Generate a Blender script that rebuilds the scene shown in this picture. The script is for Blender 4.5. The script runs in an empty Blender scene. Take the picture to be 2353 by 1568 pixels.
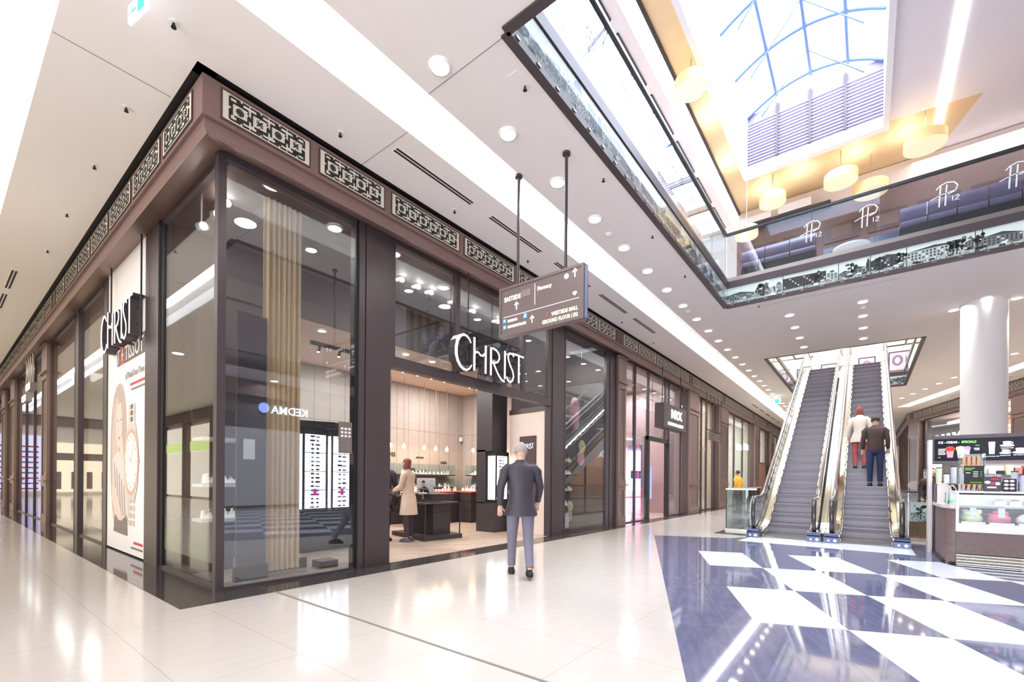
import bpy, math, random
from math import sin, cos, pi, radians, atan2, hypot
from mathutils import Vector, Matrix, geometry
random.seed(7)
SC = bpy.context.scene
COL = SC.collection
W_PX, H_PX = 2353, 1568
H = 5.40            # ground floor ceiling
EYE = 1.27
# ---------------------------------------------------------------- camera, world, exposure
cam = bpy.data.cameras.new('camera'); camo = bpy.data.objects.new('camera', cam); COL.objects.link(camo)
cam.sensor_width = 36; cam.lens = 36 * 1044.6 / W_PX; cam.shift_y = (1103.5 - H_PX / 2) / W_PX; cam.clip_start = .05; cam.clip_end = 200
camo.matrix_world = Matrix.Translation((0, 0, EYE)) @ Matrix.Rotation(radians(37.9 - 90), 4, 'Z') @ Matrix.Rotation(pi / 2, 4, 'X') @ Matrix.Rotation(radians(.44), 4, 'Z')
SC.camera = camo
wd = bpy.data.worlds.new('sky'); SC.world = wd; wd.use_nodes = True
wd.node_tree.nodes['Background'].inputs[0].default_value = (.86, .91, 1, 1)
wd.node_tree.nodes['Background'].inputs[1].default_value = 7.2
SC.view_settings.view_transform = 'Standard'; SC.view_settings.look = 'None'
SC.view_settings.exposure = .36; SC.view_settings.gamma = 1; SC.view_settings.use_curve_mapping = False
SC.cycles.max_bounces = 10; SC.cycles.diffuse_bounces = 5; SC.cycles.glossy_bounces = 5; SC.cycles.transparent_max_bounces = 24
SC.cycles.transmission_bounces = 4; SC.cycles.caustics_reflective = False; SC.cycles.caustics_refractive = False
SC.cycles.sample_clamp_indirect = 4; SC.cycles.use_denoising = True; SC.cycles.use_light_tree = True
SC.cycles.use_adaptive_sampling = True; SC.cycles.adaptive_threshold = .02

def area(name, loc, sx, sy, power, color=(1, 1, 1), rot=(0, 0, 0), spread=pi):
    l = bpy.data.lights.new(name, 'AREA'); l.shape = 'DISK' if sx == sy and sx < .55 else 'RECTANGLE'; l.size = sx if sx != .5 else .3; l.size_y = sy; l.energy = power; l.color = color; l.spread = spread
    o = bpy.data.objects.new(name, l); o.location = loc; o.rotation_euler = rot; COL.objects.link(o); return o
# daylight falling through the glass roof and the second roof light further down the mall
area('skylight_daylight', (9.5, 1.29, 12.88), 11, 3.0, 950, (.74, .84, 1))
area('skylight_daylight', (21.3, .7, 12.5), 8, 3.8, 700, (.85, .9, 1))
LIT = []
# ---------------------------------------------------------------- helpers
def lin(c):
    return tuple(((v / 255) / 12.92 if v / 255 <= .04045 else ((v / 255 + .055) / 1.055) ** 2.4) for v in c) + (1,)
MATS = {}
def mat(name, c=(200, 200, 200), rough=.5, metal=0., spec=.5, emit=0., ec=None, noise=0., nscale=8., bump=0., coat=0.):
    if name in MATS: return MATS[name]
    m = bpy.data.materials.new(name); m.use_nodes = True; nt = m.node_tree; b = nt.nodes['Principled BSDF']
    b.inputs['Base Color'].default_value = lin(c); b.inputs['Roughness'].default_value = rough; b.inputs['Metallic'].default_value = metal
    b.inputs['Specular IOR Level'].default_value = spec; b.inputs['Coat Weight'].default_value = coat
    if emit: b.inputs['Emission Color'].default_value = lin(ec or c); b.inputs['Emission Strength'].default_value = emit
    if noise or bump:
        tc = nt.nodes.new('ShaderNodeTexCoord'); n = nt.nodes.new('ShaderNodeTexNoise'); n.inputs['Scale'].default_value = nscale; n.inputs['Detail'].default_value = 5
        nt.links.new(tc.outputs['Object'], n.inputs['Vector'])
        if noise:
            r = nt.nodes.new('ShaderNodeMapRange'); r.inputs[1].default_value = .3; r.inputs[2].default_value = .7; r.inputs[3].default_value = 1 - noise; r.inputs[4].default_value = 1 + noise
            mx = nt.nodes.new('ShaderNodeMix'); mx.data_type = 'RGBA'; mx.blend_type = 'MULTIPLY'; mx.inputs[0].default_value = 1; mx.inputs[6].default_value = lin(c)
            nt.links.new(n.outputs[0], r.inputs[0]); nt.links.new(r.outputs[0], mx.inputs[7]); nt.links.new(mx.outputs[2], b.inputs['Base Color'])
        if bump:
            bp = nt.nodes.new('ShaderNodeBump'); bp.inputs['Strength'].default_value = bump; bp.inputs['Distance'].default_value = .01
            nt.links.new(n.outputs[0], bp.inputs['Height']); nt.links.new(bp.outputs[0], b.inputs['Normal'])
    MATS[name] = m; return m
def glassmat(name, tint=(245, 248, 250), f0=.06, rough=0.):
    m = bpy.data.materials.new(name); m.use_nodes = True; nt = m.node_tree; nt.nodes.remove(nt.nodes['Principled BSDF'])
    out = nt.nodes['Material Output']; t = nt.nodes.new('ShaderNodeBsdfTransparent'); g = nt.nodes.new('ShaderNodeBsdfGlossy'); mx = nt.nodes.new('ShaderNodeMixShader')
    lw = nt.nodes.new('ShaderNodeLayerWeight'); lw.inputs[0].default_value = .5; p = nt.nodes.new('ShaderNodeMath'); p.operation = 'POWER'; p.inputs[1].default_value = 5
    r = nt.nodes.new('ShaderNodeMapRange'); r.inputs[3].default_value = f0; r.inputs[4].default_value = 1
    t.inputs[0].default_value = lin(tint); g.inputs['Roughness'].default_value = rough; g.inputs[0].default_value = (.95, .97, 1, 1)
    nt.links.new(lw.outputs['Facing'], p.inputs[0]); nt.links.new(p.outputs[0], r.inputs[0]); nt.links.new(r.outputs[0], mx.inputs[0])
    nt.links.new(t.outputs[0], mx.inputs[1]); nt.links.new(g.outputs[0], mx.inputs[2]); nt.links.new(mx.outputs[0], out.inputs[0])
    MATS[name] = m; return m
def N(nt, t, **k):
    n = nt.nodes.new(t)
    for a, v in k.items(): setattr(n, a, v)
    return n
def tilemat(name, c, jc, sx, sy, ox, oy, rough, jw=.004, noise=.04, rot=0., c2=None, sc=3.0):
    """polished stone tiles with grout joints laid in object (world) coordinates"""
    m = bpy.data.materials.new(name); m.use_nodes = True; nt = m.node_tree; b = nt.nodes['Principled BSDF']
    tc = N(nt, 'ShaderNodeTexCoord'); mp = N(nt, 'ShaderNodeMapping'); mp.inputs['Rotation'].default_value = (0, 0, -rot)
    nt.links.new(tc.outputs['Object'], mp.inputs[0]); sp = N(nt, 'ShaderNodeSeparateXYZ'); nt.links.new(mp.outputs[0], sp.inputs[0])
    fs = []
    for ax, s, o in ((0, sx, ox), (1, sy, oy)):
        a = N(nt, 'ShaderNodeMath', operation='SUBTRACT'); a.inputs[1].default_value = o; nt.links.new(sp.outputs[ax], a.inputs[0])
        p = N(nt, 'ShaderNodeMath', operation='PINGPONG'); p.inputs[1].default_value = s / 2; nt.links.new(a.outputs[0], p.inputs[0])
        l = N(nt, 'ShaderNodeMath', operation='LESS_THAN'); l.inputs[1].default_value = jw; nt.links.new(p.outputs[0], l.inputs[0]); fs.append(l)
    mx = N(nt, 'ShaderNodeMath', operation='MAXIMUM'); nt.links.new(fs[0].outputs[0], mx.inputs[0]); nt.links.new(fs[1].outputs[0], mx.inputs[1])
    n = N(nt, 'ShaderNodeTexNoise'); n.inputs['Scale'].default_value = sc; n.inputs['Detail'].default_value = 6; 
    mp2 = N(nt, 'ShaderNodeMapping'); mp2.inputs['Scale'].default_value = (1, 4, 1); nt.links.new(mp.outputs[0], mp2.inputs[0]); nt.links.new(mp2.outputs[0], n.inputs['Vector'])
    r = N(nt, 'ShaderNodeMapRange'); r.inputs[1].default_value = .3; r.inputs[2].default_value = .7; r.inputs[3].default_value = 1 - noise; r.inputs[4].default_value = 1 + noise; nt.links.new(n.outputs[0], r.inputs[0])
    m1 = N(nt, 'ShaderNodeMix', data_type='RGBA', blend_type='MULTIPLY'); m1.inputs[0].default_value = 1; m1.inputs[6].default_value = lin(c); nt.links.new(r.outputs[0], m1.inputs[7])
    m2 = N(nt, 'ShaderNodeMix', data_type='RGBA'); m2.inputs[7].default_value = lin(jc); nt.links.new(mx.outputs[0], m2.inputs[0]); nt.links.new(m1.outputs[2], m2.inputs[6])
    nt.links.new(m2.outputs[2], b.inputs['Base Color']); b.inputs['Roughness'].default_value = rough; b.inputs['Specular IOR Level'].default_value = .6
    MATS[name] = m; return m

class M:
    def __init__(s): s.v = []; s.f = []; s.m = []; s.sm = []; s.T = Matrix.Identity(4)
    def add(s, vs, fs, mi=0, smooth=False):
        o = len(s.v); s.v += [s.T @ Vector(p) for p in vs]
        for f in fs: s.f.append([o + i for i in f]); s.m.append(mi); s.sm.append(smooth)
        return s
    def box(s, x0, y0, z0, x1, y1, z1, mi=0):
        x0, x1 = min(x0, x1), max(x0, x1); y0, y1 = min(y0, y1), max(y0, y1); z0, z1 = min(z0, z1), max(z0, z1)
        return s.add([(x0, y0, z0), (x1, y0, z0), (x1, y1, z0), (x0, y1, z0), (x0, y0, z1), (x1, y0, z1), (x1, y1, z1), (x0, y1, z1)],
                     [(0, 3, 2, 1), (4, 5, 6, 7), (0, 1, 5, 4), (1, 2, 6, 5), (2, 3, 7, 6), (3, 0, 4, 7)], mi)
    def prism(s, poly, z0, z1, mi=0, smooth=False):
        n = len(poly); a = sum(poly[i][0] * poly[(i + 1) % n][1] - poly[(i + 1) % n][0] * poly[i][1] for i in range(n))
        if a < 0: poly = poly[::-1]
        s.add([(x, y, z0) for x, y in poly] + [(x, y, z1) for x, y in poly], [tuple(range(n))[::-1], tuple(range(n, 2 * n))], mi)
        return s.add([(x, y, z0) for x, y in poly] + [(x, y, z1) for x, y in poly], [(i, (i + 1) % n, n + (i + 1) % n, n + i) for i in range(n)], mi, smooth)
    def loft(s, rings, mi=0, cap=True, smooth=True, closed=False):
        n = len(rings[0]); vs = [p for r in rings for p in r]; fs = []
        for k in range(len(rings) - 1):
            for i in range(n): fs.append((k * n + i, k * n + (i + 1) % n, (k + 1) * n + (i + 1) % n, (k + 1) * n + i))
        s.add(vs, fs, mi, smooth)
        if cap: s.add(list(rings[0]), [tuple(range(n))[::-1]], mi); s.add(list(rings[-1]), [tuple(range(n))], mi)
        return s
    def tube(s, pts, r, n=10, mi=0, cap=True, flat=1., smooth=True):
        pts = [Vector(p) for p in pts]; rings = []; up = None
        for i, p in enumerate(pts):
            t = (pts[min(i + 1, len(pts) - 1)] - pts[max(i - 1, 0)]).normalized()
            if up is None: up = Vector((0, 0, 1)) if abs(t.z) < .9 else Vector((0, 1, 0))
            a = t.cross(up); a = a.normalized() if a.length > 1e-6 else Vector((1, 0, 0)); b = a.cross(t).normalized(); up = b
            rr = r[i] if isinstance(r, (list, tuple)) else r
            rings.append([p + a * (rr * cos(2 * pi * k / n)) + b * (rr * flat * sin(2 * pi * k / n)) for k in range(n)])
        return s.loft(rings, mi, cap, smooth)
    def cyl(s, x, y, z0, z1, r, n=20, mi=0, r2=None, smooth=True):
        r2 = r if r2 is None else r2
        return s.loft([[(x + r * cos(2 * pi * k / n), y + r * sin(2 * pi * k / n), z0) for k in range(n)], [(x + r2 * cos(2 * pi * k / n), y + r2 * sin(2 * pi * k / n), z1) for k in range(n)]], mi, True, smooth)
    def lathe(s, prof, x=0, y=0, n=20, mi=0, smooth=True, cap=True):
        return s.loft([[(x + r * cos(2 * pi * k / n), y + r * sin(2 * pi * k / n), z) for k in range(n)] for r, z in prof], mi, cap, smooth)
    def ell(s, c, rx, ry, rz, n=14, k=8, mi=0):
        rings = []
        for j in range(k + 1):
            a = -pi / 2 + pi * j / k; q = max(cos(a), .02)
            rings.append([(c[0] + rx * q * cos(2 * pi * i / n), c[1] + ry * q * sin(2 * pi * i / n), c[2] + rz * sin(a)) for i in range(n)])
        return s.loft(rings, mi)
    def stroke(s, pts, w, d, mi=0, closed=False):
        """a flat band in the local XY plane following pts, raised from z=0 to z=d"""
        P = [Vector((p[0], p[1])) for p in pts]; n = len(P); L = []; R = []
        for i in range(n):
            if closed: a, b = P[i - 1], P[(i + 1) % n]
            else: a, b = P[max(i - 1, 0)], P[min(i + 1, n - 1)]
            t = (b - a); t = t.normalized() if t.length > 1e-9 else Vector((1, 0)); nn = Vector((-t.y, t.x))
            t1 = (P[i] - a); k = 1.
            if t1.length > 1e-9 and (closed or 0 < i < n - 1):
                k = max(.5, abs(t1.normalized().dot(t))); k = 1 / k
            hw = (w[i] if isinstance(w, (list, tuple)) else w) / 2 * k; L.append(P[i] + nn * hw); R.append(P[i] - nn * hw)
        vs = [(p.x, p.y, d) for p in L] + [(p.x, p.y, d) for p in R] + [(p.x, p.y, 0) for p in L] + [(p.x, p.y, 0) for p in R]
        m = n if closed else n - 1; fs = []
        for i in range(m):
            j = (i + 1) % n; fs += [(n + i, n + j, j, i), (i, j, 2 * n + j, 2 * n + i), (n + j, n + i, 3 * n + i, 3 * n + j)]
        if not closed: fs += [(0, 2 * n, 3 * n, n), (n - 1, 2 * n - 1, 4 * n - 1, 3 * n - 1)]
        return s.add(vs, fs, mi)
    def mesh(s, name, mats, off=(0, 0, 0)):
        me = bpy.data.meshes.new(name); o = Vector(off); me.from_pydata([tuple(v - o) for v in s.v], [], s.f)
        for a in (mats if isinstance(mats, (list, tuple)) else [mats]): me.materials.append(MATS[a] if isinstance(a, str) else a)
        me.polygons.foreach_set('material_index', s.m); me.polygons.foreach_set('use_smooth', s.sm); me.update(); return me
def setp(o, label=None, cat=None, group=None, kind=None):
    if label: o['label'] = label
    if cat: o['category'] = cat
    if group: o['group'] = group
    if kind: o['kind'] = kind
    return o
def wloc(o):
    v = Vector(o.location)
    while o.parent: o = o.parent; v += Vector(o.location)
    return v
def part(name, m, mats, parent, label=None, kind=None):
    o = bpy.data.objects.new(name, m.mesh(name, mats, wloc(parent))); o.parent = parent; COL.objects.link(o); return setp(o, label, None, None, kind)
def one(name, m, mats, label=None, cat=None, group=None, kind=None, origin=True):
    off = Vector((0, 0, 0))
    if origin and m.v:
        off = Vector(((min(v.x for v in m.v) + max(v.x for v in m.v)) / 2, (min(v.y for v in m.v) + max(v.y for v in m.v)) / 2, min(v.z for v in m.v)))
    o = bpy.data.objects.new(name, m.mesh(name, mats, off)); o.location = off; COL.objects.link(o); return setp(o, label, cat, group, kind)
def struct(name, m, mats): return one(name, m, mats, kind='structure', origin=False)
def root(name, loc, label, cat, group=None, kind=None, rz=0):
    o = bpy.data.objects.new(name, None); o.empty_display_size = .1; o.location = loc; o.rotation_euler = (0, 0, rz); COL.objects.link(o); return setp(o, label, cat, group, kind)
def kids(o): return [c for c in bpy.data.objects if c.parent == o]
def dup(o, loc=None, rz=None, label=None, parent=None, _ch=None):
    ch = _ch or kids(o); c = o.copy(); COL.objects.link(c)
    if parent: c.parent = parent
    if loc is not None: c.location = loc
    if rz is not None: c.rotation_euler = (0, 0, rz)
    if label: c['label'] = label
    for k in ch:
        d = k.copy(); COL.objects.link(d); d.parent = c
        for g in kids(k): e = g.copy(); COL.objects.link(e); e.parent = d
    return c
def frame_matrix(o, x, y):
    """local XY drawing plane placed at o with unit axes x and y"""
    x = Vector(x).normalized(); y = Vector(y).normalized(); z = x.cross(y)
    return Matrix(((x.x, y.x, z.x, o[0]), (x.y, y.y, z.y, o[1]), (x.z, y.z, z.z, o[2]), (0, 0, 0, 1)))
def text_into(m, txt, size, T, mi=0, depth=.004, align='LEFT', bold=0., sx=1.):
    c = bpy.data.curves.new('t', 'FONT'); c.body = txt; c.size = size; c.extrude = depth / 2; c.align_x = align; c.offset = bold; c.resolution_u = 2
    o = bpy.data.objects.new('t', c); COL.objects.link(o); dg = bpy.context.evaluated_depsgraph_get(); me = bpy.data.meshes.new_from_object(o.evaluated_get(dg))
    S = T @ Matrix.Translation((0, 0, depth / 2)) @ Matrix.Diagonal((sx, 1, 1, 1)); old = m.T; m.T = S
    m.add([tuple(v.co) for v in me.vertices], [tuple(p.vertices) for p in me.polygons], mi); m.T = old
    bpy.data.objects.remove(o); bpy.data.curves.remove(c); bpy.data.meshes.remove(me)
ORD = 'first second third fourth fifth sixth seventh eighth ninth tenth eleventh twelfth thirteenth fourteenth fifteenth sixteenth seventeenth eighteenth nineteenth twentieth'.split()
ORD += ['twenty-' + w for w in ORD[:9]] + ['thirtieth']
# ---------------------------------------------------------------- materials
tilemat('beige_tile', (208, 200, 191), (176, 168, 160), .725, 1.6, .94, 3.22, .12, .0022, .025)
tilemat('dark_tile', (74, 68, 68), (150, 140, 135), 1.45, 9, .94, .2, .07, .003, .18, sc=6)
tilemat('plaza_dark', (108, 110, 136), (140, 140, 156), 1.448, .7215, 0, 0, .05, .0022, .15, radians(21.9), sc=4)  # plaza_dark: base colour lifted and blued to carry the skylight's reflection
mat('plaza_white', (240, 241, 246), .09, noise=.015, nscale=5)
mat('ceiling', (246, 240, 236), .9); mat('white', (238, 236, 234), .6); mat('ceiling_line', (150, 144, 140), .9)
mat('cove_glow', (255, 253, 250), .8, emit=4.6, ec=(252, 252, 255)); mat('lamp_glow', (255, 250, 240), .5, emit=14, ec=(255, 248, 236)); mat('lamp_ring', (250, 248, 246), .4)
mat('black', (22, 20, 20), .55); mat('black_gloss', (20, 20, 24), .12, coat=.5)
mat('brown_metal', (132, 106, 100), .42, metal=.2, noise=.04, nscale=30); mat('brown_dark', (84, 66, 60), .4, metal=.2); mat('frame_metal', (80, 70, 72), .38, metal=.3)
mat('frame_dark', (46, 42, 44), .4, metal=.2); mat('ivory', (222, 216, 200), .5); mat('ornament_black', (26, 22, 22), .5)
glassmat('glass', (240, 244, 246), .115); glassmat('rail_glass', (236, 244, 246), .05); glassmat('case_glass', (244, 249, 250), .03)
mat('chrome', (214, 208, 198), .16, metal=1); mat('steel', (190, 184, 176), .28, metal=1); mat('gold_steel', (222, 208, 180), .2, metal=1)
mat('rubber', (52, 46, 46), .22, coat=.4); mat('gold_ceiling', (226, 200, 158), .55, metal=.1, noise=.07, nscale=1.1)
mat('wood_panel', (176, 168, 162), .55, noise=.05, nscale=5); mat('groove', (110, 96, 88), .7)
mat('dark_cabinet', (64, 58, 60), .4); mat('dark_cabinet_top', (96, 88, 88), .3)
mat('lit_white', (255, 255, 255), .5, emit=3.2, ec=(236, 240, 255)); mat('sign_white', (250, 250, 252), .4, emit=.75, ec=(255, 250, 250))
mat('warm_glow', (255, 236, 200), .5, emit=16, ec=(255, 206, 140)); mat('pink_glow', (255, 60, 130), .5, emit=1.6); mat('purple_glow', (150, 70, 220), .5, emit=1.2)
mat('curtain', (232, 200, 154), .85, noise=.03); mat('silver', (230, 226, 220), .25, metal=1); mat('rose_gold', (230, 180, 150), .25, metal=1); mat('cushion', (246, 242, 236), .8, emit=.25)  # cushion glows slightly to brighten the showcases, though it is no lamp
mat('skin', (222, 178, 156), .55); mat('red', (196, 52, 50), .5); mat('pink', (236, 172, 178), .6); mat('yellow', (232, 214, 150), .6); mat('blue', (70, 110, 190), .5)
# ================================================================ FLOORS
m = M(); m.add([(-14, -16, 0), (60, -16, 0), (60, 60, 0), (-14, 60, 0)], [(0, 1, 2, 3)]); struct('floor', m, 'beige_tile')
m = M(); m.box(1.49, 5.19, 0, 46, 5.66, .004); m.box(1.49, 5.66, 0, 2.04, 46, .004); struct('trim_1', m, 'dark_tile')
A_ = Vector((.269, -.669)); A_ = A_.normalized() * .7215; B_ = Vector((A_.y, -A_.x)).normalized() * 1.448   # checker tile axes
O_ = Vector((8.62, 2.40))
def ck(i, j): p = O_ + A_ * i + B_ * j; return (p.x, p.y)
P0 = Vector((10.44, 3.90)); P1 = P0 + A_.normalized() * 1.64
m = M(); m.prism([tuple(P0), tuple(P0 + B_ * 14), tuple(P0 + B_ * 14 + A_ * 26), tuple(P0 + A_ * 26 - B_ * 1.2), (12.6, -3.2), (12.6, 2.05), (11.7, 2.05), tuple(P1)], 0, .003)
struct('floor', m, 'plaza_dark')
m = M()
for i in range(0, 22):
    for j in range(0, 13):
        if (i + j) % 2 == 0:
            a, b, c, d = ck(i, j), ck(i + 1, j), ck(i + 1, j + 1), ck(i, j + 1); m.prism([a, b, c, d], .001, .005)
m.prism([(10.72, 2.17), (10.62, -.70), (11.62, -.70), (11.72, 2.0), (11.75, 2.06)], .001, .006)
struct('floor', m, 'plaza_white')
m = M(); m.prism([(11.9, 2.95), (12.9, 2.92), (17, 2.92), (17, 2.05), (11.75, 2.06)], .001, .0045); struct('trim_2', m, 'dark_tile')
m = M(); m.box(2.378, 1.0, .001, 2.396, 5.2, .0062); struct('trim_3', m, mat('joint_brass', (128, 120, 114), .5))
# ================================================================ CEILING with its openings
def cdt(outer, holes):
    vs = []; es = []
    for poly in [outer] + holes:
        o = len(vs); vs += [Vector(p) for p in poly]; es += [(o + i, o + (i + 1) % len(poly)) for i in range(len(poly))]
    r = geometry.delaunay_2d_cdt(vs, es, [], 0, 1e-5); V, Fc = r[0], r[2]
    def inside(p, poly):
        c = False; n = len(poly)
        for i in range(n):
            a, b = poly[i], poly[(i + 1) % n]
            if (a[1] > p[1]) != (b[1] > p[1]) and p[0] < (b[0] - a[0]) * (p[1] - a[1]) / (b[1] - a[1]) + a[0]: c = not c
        return c
    out = []
    for f in Fc:
        g = [sum(V[i][k] for i in f) / len(f) for k in (0, 1)]
        if inside(g, outer) and not any(inside(g, h) for h in holes): out.append(f)
    return [tuple(v) for v in V], out
rd = Vector((cos(radians(16.5)), sin(radians(16.5)))); rn = Vector((-rd.y, rd.x))      # the slanted right-hand side of the mall
RC = Vector((35.8, -1.9))
def rp(u, w=0): p = RC - rd * u + rn * w; return (p.x, p.y)                              # u back towards the camera, w towards the mall
OP1 = [(3.25, -7), (11.62, -7), (11.62, 2.64), (3.25, 2.64)]
OP2 = [(17.28, -1.26), (25.3, -1.26), (25.3, 2.66), (17.28, 2.66)]
COVE_A = [(1.0, 3.72), (44, 3.72), (44, 4.32), (1.0, 4.32)]
COVE_B = [(.05, 4.9), (.68, 4.9), (.68, 42), (.05, 42)]
COVE_C = [rp(3.0, .95), rp(24, .95), rp(24, 1.5), rp(3.0, 1.5)]
outer = [(-14, -16), (60, -16), (60, 60), (-14, 60)]
shopA = [(1.62, 5.25), (59.9, 5.25), (59.9, 59.9), (1.62, 59.9)]
V, Fs = cdt(outer, [OP1, OP2, COVE_A, COVE_B, COVE_C, shopA])
m = M(); m.add([(x, y, H) for x, y in V], [f[::-1] for f in Fs]); struct('ceiling', m, 'ceiling')
V, Fs = cdt(outer, [OP1, OP2]); m = M(); m.add([(x, y, 6.0) for x, y in V], Fs); m.add([(x, y, 5.95) for x, y in V], [f[::-1] for f in Fs]); struct('floor', m, mat('upper_floor', (214, 206, 200), .3))
# fine joints in the ceiling board
m = M(); m.box(3.478, 4.33, H - .002, 3.486, 5.25, H); m.box(3.27, 2.66, H - .002, 3.278, 3.72, H); m.box(.69, 5.975, H - .002, 1.6, 5.985, H); m.box(12.0, -.5, H - .002, 12.008, 2.0, H); struct('trim_4', m, 'ceiling_line')
def cove(prof, a, b, closed_ends=True):
    """prof: list of (w, z, mat); extruded from point a to b in plan, w measured along the left normal"""
    a = Vector(a); b = Vector(b); t = (b - a).normalized(); n = Vector((-t.y, t.x)); m = M()
    for i in range(len(prof) - 1):
        (w0, z0, k), (w1, z1, _) = prof[i], prof[i + 1]
        q = [a + n * w0, b + n * w0, b + n * w1, a + n * w1]
        m.add([(q[0].x, q[0].y, z0), (q[1].x, q[1].y, z0), (q[2].x, q[2].y, z1), (q[3].x, q[3].y, z1)], [(0, 1, 2, 3)], k, True)
    for p in (a, b): m.add([((p + n * w).x, (p + n * w).y, z) for w, z, k in prof], [tuple(range(len(prof)))], 0)
    return m
prof = [(0, H, 0), (.10, H + .24, 0), (.10, H + .30, 1), (-.22, H + .30, 0), (-.36, H + .27, 0), (-.48, H + .19, 0), (-.56, H + .09, 0), (-.60, H, 0)]
struct('ceiling_cove', cove(prof, (1.0, 4.32), (44, 4.32)), ['white', 'cove_glow'])
struct('ceiling_cove', cove([(w, z, k) for w, z, k in prof], (.68, 42), (.68, 4.9)), ['white', 'cove_glow']) if False else None
pb = [(0, H, 0), (.03, H + .24, 0), (.03, H + .30, 1), (-.45, H + .30, 0), (-.57, H + .2, 0), (-.63, H, 0)]
struct('ceiling_cove', cove(pb, (.68, 42), (.68, 4.9)), ['white', 'cove_glow'])
pc = [(0, H, 0), (0, H + .3, 1), (.35, H + .3, 0), (.5, H + .2, 0), (.55, H, 0)]
struct('ceiling_cove', cove([(-w + .55, z, k) for w, z, k in pc][::1], rp(24, .95), rp(3, .95)), ['white', 'cove_glow'])
# ---------------------------------------------------------------- downlights
def make_dl(loc, label, group, on=True, r=.115):
    t = root('downlight', loc, label, 'ceiling lamp', group)
    m = M(); m.lathe([(r * .8, -.02), (r, -.012), (r, 0)], 0, 0, 28, 0, cap=False); m.lathe([(r, 0), (r * .93, .0), (r * .8, -.02)], 0, 0, 28, cap=False)
    m.v = [v + Vector(loc) for v in m.v]; part('rim', m, 'lamp_ring', t)
    m = M(); m.lathe([(.001, -.006), (r * .82, -.010)], 0, 0, 28, 0, cap=False); m.v = [v + Vector(loc) for v in m.v]; part('lens', m, 'lamp_glow', t)
    return t
dl0 = make_dl((3.12, 3.38, H), 'round white downlight nearest the front in the row along the glowing cove', 'downlights along the cove')
for i in range(1, 28):
    dup(dl0, (3.12 + 1.1 * i + .006 * i, 3.385 + .004 * i, H), None, '%s round downlight from the front in the row along the glowing cove' % (ORD[i] if i < 30 else 'far'))
for i in range(4): dup(dl0, (13.04 + 1.108 * i, 1.515, H), None, '%s round downlight in the short row left of the escalator opening' % ORD[i])['group'] = 'downlights in front of the escalator opening'
for i in range(4): dup(dl0, (13.05 + 1.108 * i, .082, H), None, '%s round downlight in the row above the right escalator' % ORD[i])['group'] = 'downlights in front of the escalator opening'
for (x, y), w in (((14.40, -2.09), 'left of'), ((14.95, -1.62), 'behind'), ((14.81, -2.62), 'right of'), ((15.3, -2.3), 'at the far side of')):
    dup(dl0, (x, y, H), None, 'round downlight in the ceiling just %s the white column' % w)['group'] = 'downlights around the column'
for i in range(8): dup(dl0, (21.07 + 1.13 * i, -3.69 + .335 * i, H), None, '%s downlight of the slanting row by the right-hand shops' % ORD[7 - i])['group'] = 'downlights by the right-hand shops'
for i in range(9):   # light actually thrown by the lamp rows
    area('downlight_beam', (3.12 + 2.2 * i, 3.4, H - .03), .3, .3, 25, (.96, .98, 1), spread=radians(140))
for i in range(4): area('downlight_beam', (19 + 5.5 * (i % 2) + 6 * (i // 2), 3.4 if i != 1 else -2.6, H - .03), .3, .3, 50, (.96, .98, 1), spread=radians(140))
for p in ((14.1, .8, 84), (14.6, -1.5, 60), (-.6, 2.6, 30), (-2.5, 6, 36), (-1, 11, 50), (-1, 18, 60), (1.5, -3, 40), (-4, 0, 30), (9, -8.5, 80), (19, -3.5, 84)): area('downlight_beam', (p[0], p[1], H - .03), .5, .5, p[2] * .7, (.96, .98, 1), spread=radians(160))
# ---------------------------------------------------------------- air slots, sprinklers, detectors, exit signs
def slot(x0, y0, x1, y1, label, n=2):
    m = M(); L = hypot(x1 - x0, y1 - y0); m.T = Matrix.Translation((x0, y0, H)) @ Matrix.Rotation(atan2(y1 - y0, x1 - x0), 4, 'Z')
    m.box(0, -.055, -.004, L, .055, 0, 0)
    for k in range(n): w = (k - (n - 1) / 2) * .05; m.box(.01, w - .015, -.006, L - .01, w + .015, -.003, 1)
    return one('air_slot', m, ['ceiling', 'black'], label, 'air vent', 'slot diffusers in the ceiling')
wn = ['long black double slot diffuser above the third ornament panel, nearest the front', 'double slot diffuser in the ceiling behind the left rod of the hanging sign', 'slot diffuser half hidden by the hanging directory sign', 'slot diffuser just right of the hanging directory sign', 'slot diffuser between the sign and the pink shop']
for i, (a, b) in enumerate(((3.56, 4.98), (5.39, 6.79), (7.27, 8.65), (9.12, 10.53), (10.98, 12.43))): slot(a, 4.67, b, 4.67, wn[i])
for i in range(5): slot(26.9 + 2.05 * i, 4.79, 28.5 + 2.05 * i, 4.79, '%s of the five small far slot diffusers along the cove' % ORD[i])
slot(1.05, 13.5, 1.05, 14.9, 'slot diffuser in the ceiling at the left edge of the photo'); slot(1.05, 15.4, 1.05, 16.8, 'second slot diffuser behind the one at the left edge')
for i in range(6):
    a = rp(8 + 2.6 * i, .5); b = rp(6 + 2.6 * i, .5); slot(a[0], a[1], b[0], b[1], '%s slot diffuser above the right-hand shops, counted from the escalators' % ORD[i], 1)
m = M(); m.cyl(0, 0, -.006, 0, .035, 14, 0); m.cyl(0, 0, -.045, -.006, .009, 8, 1); m.cyl(0, 0, -.05, -.045, .022, 12, 1); m.box(-.016, -.003, -.03, .016, .003, -.022, 1)
spr = None
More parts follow.
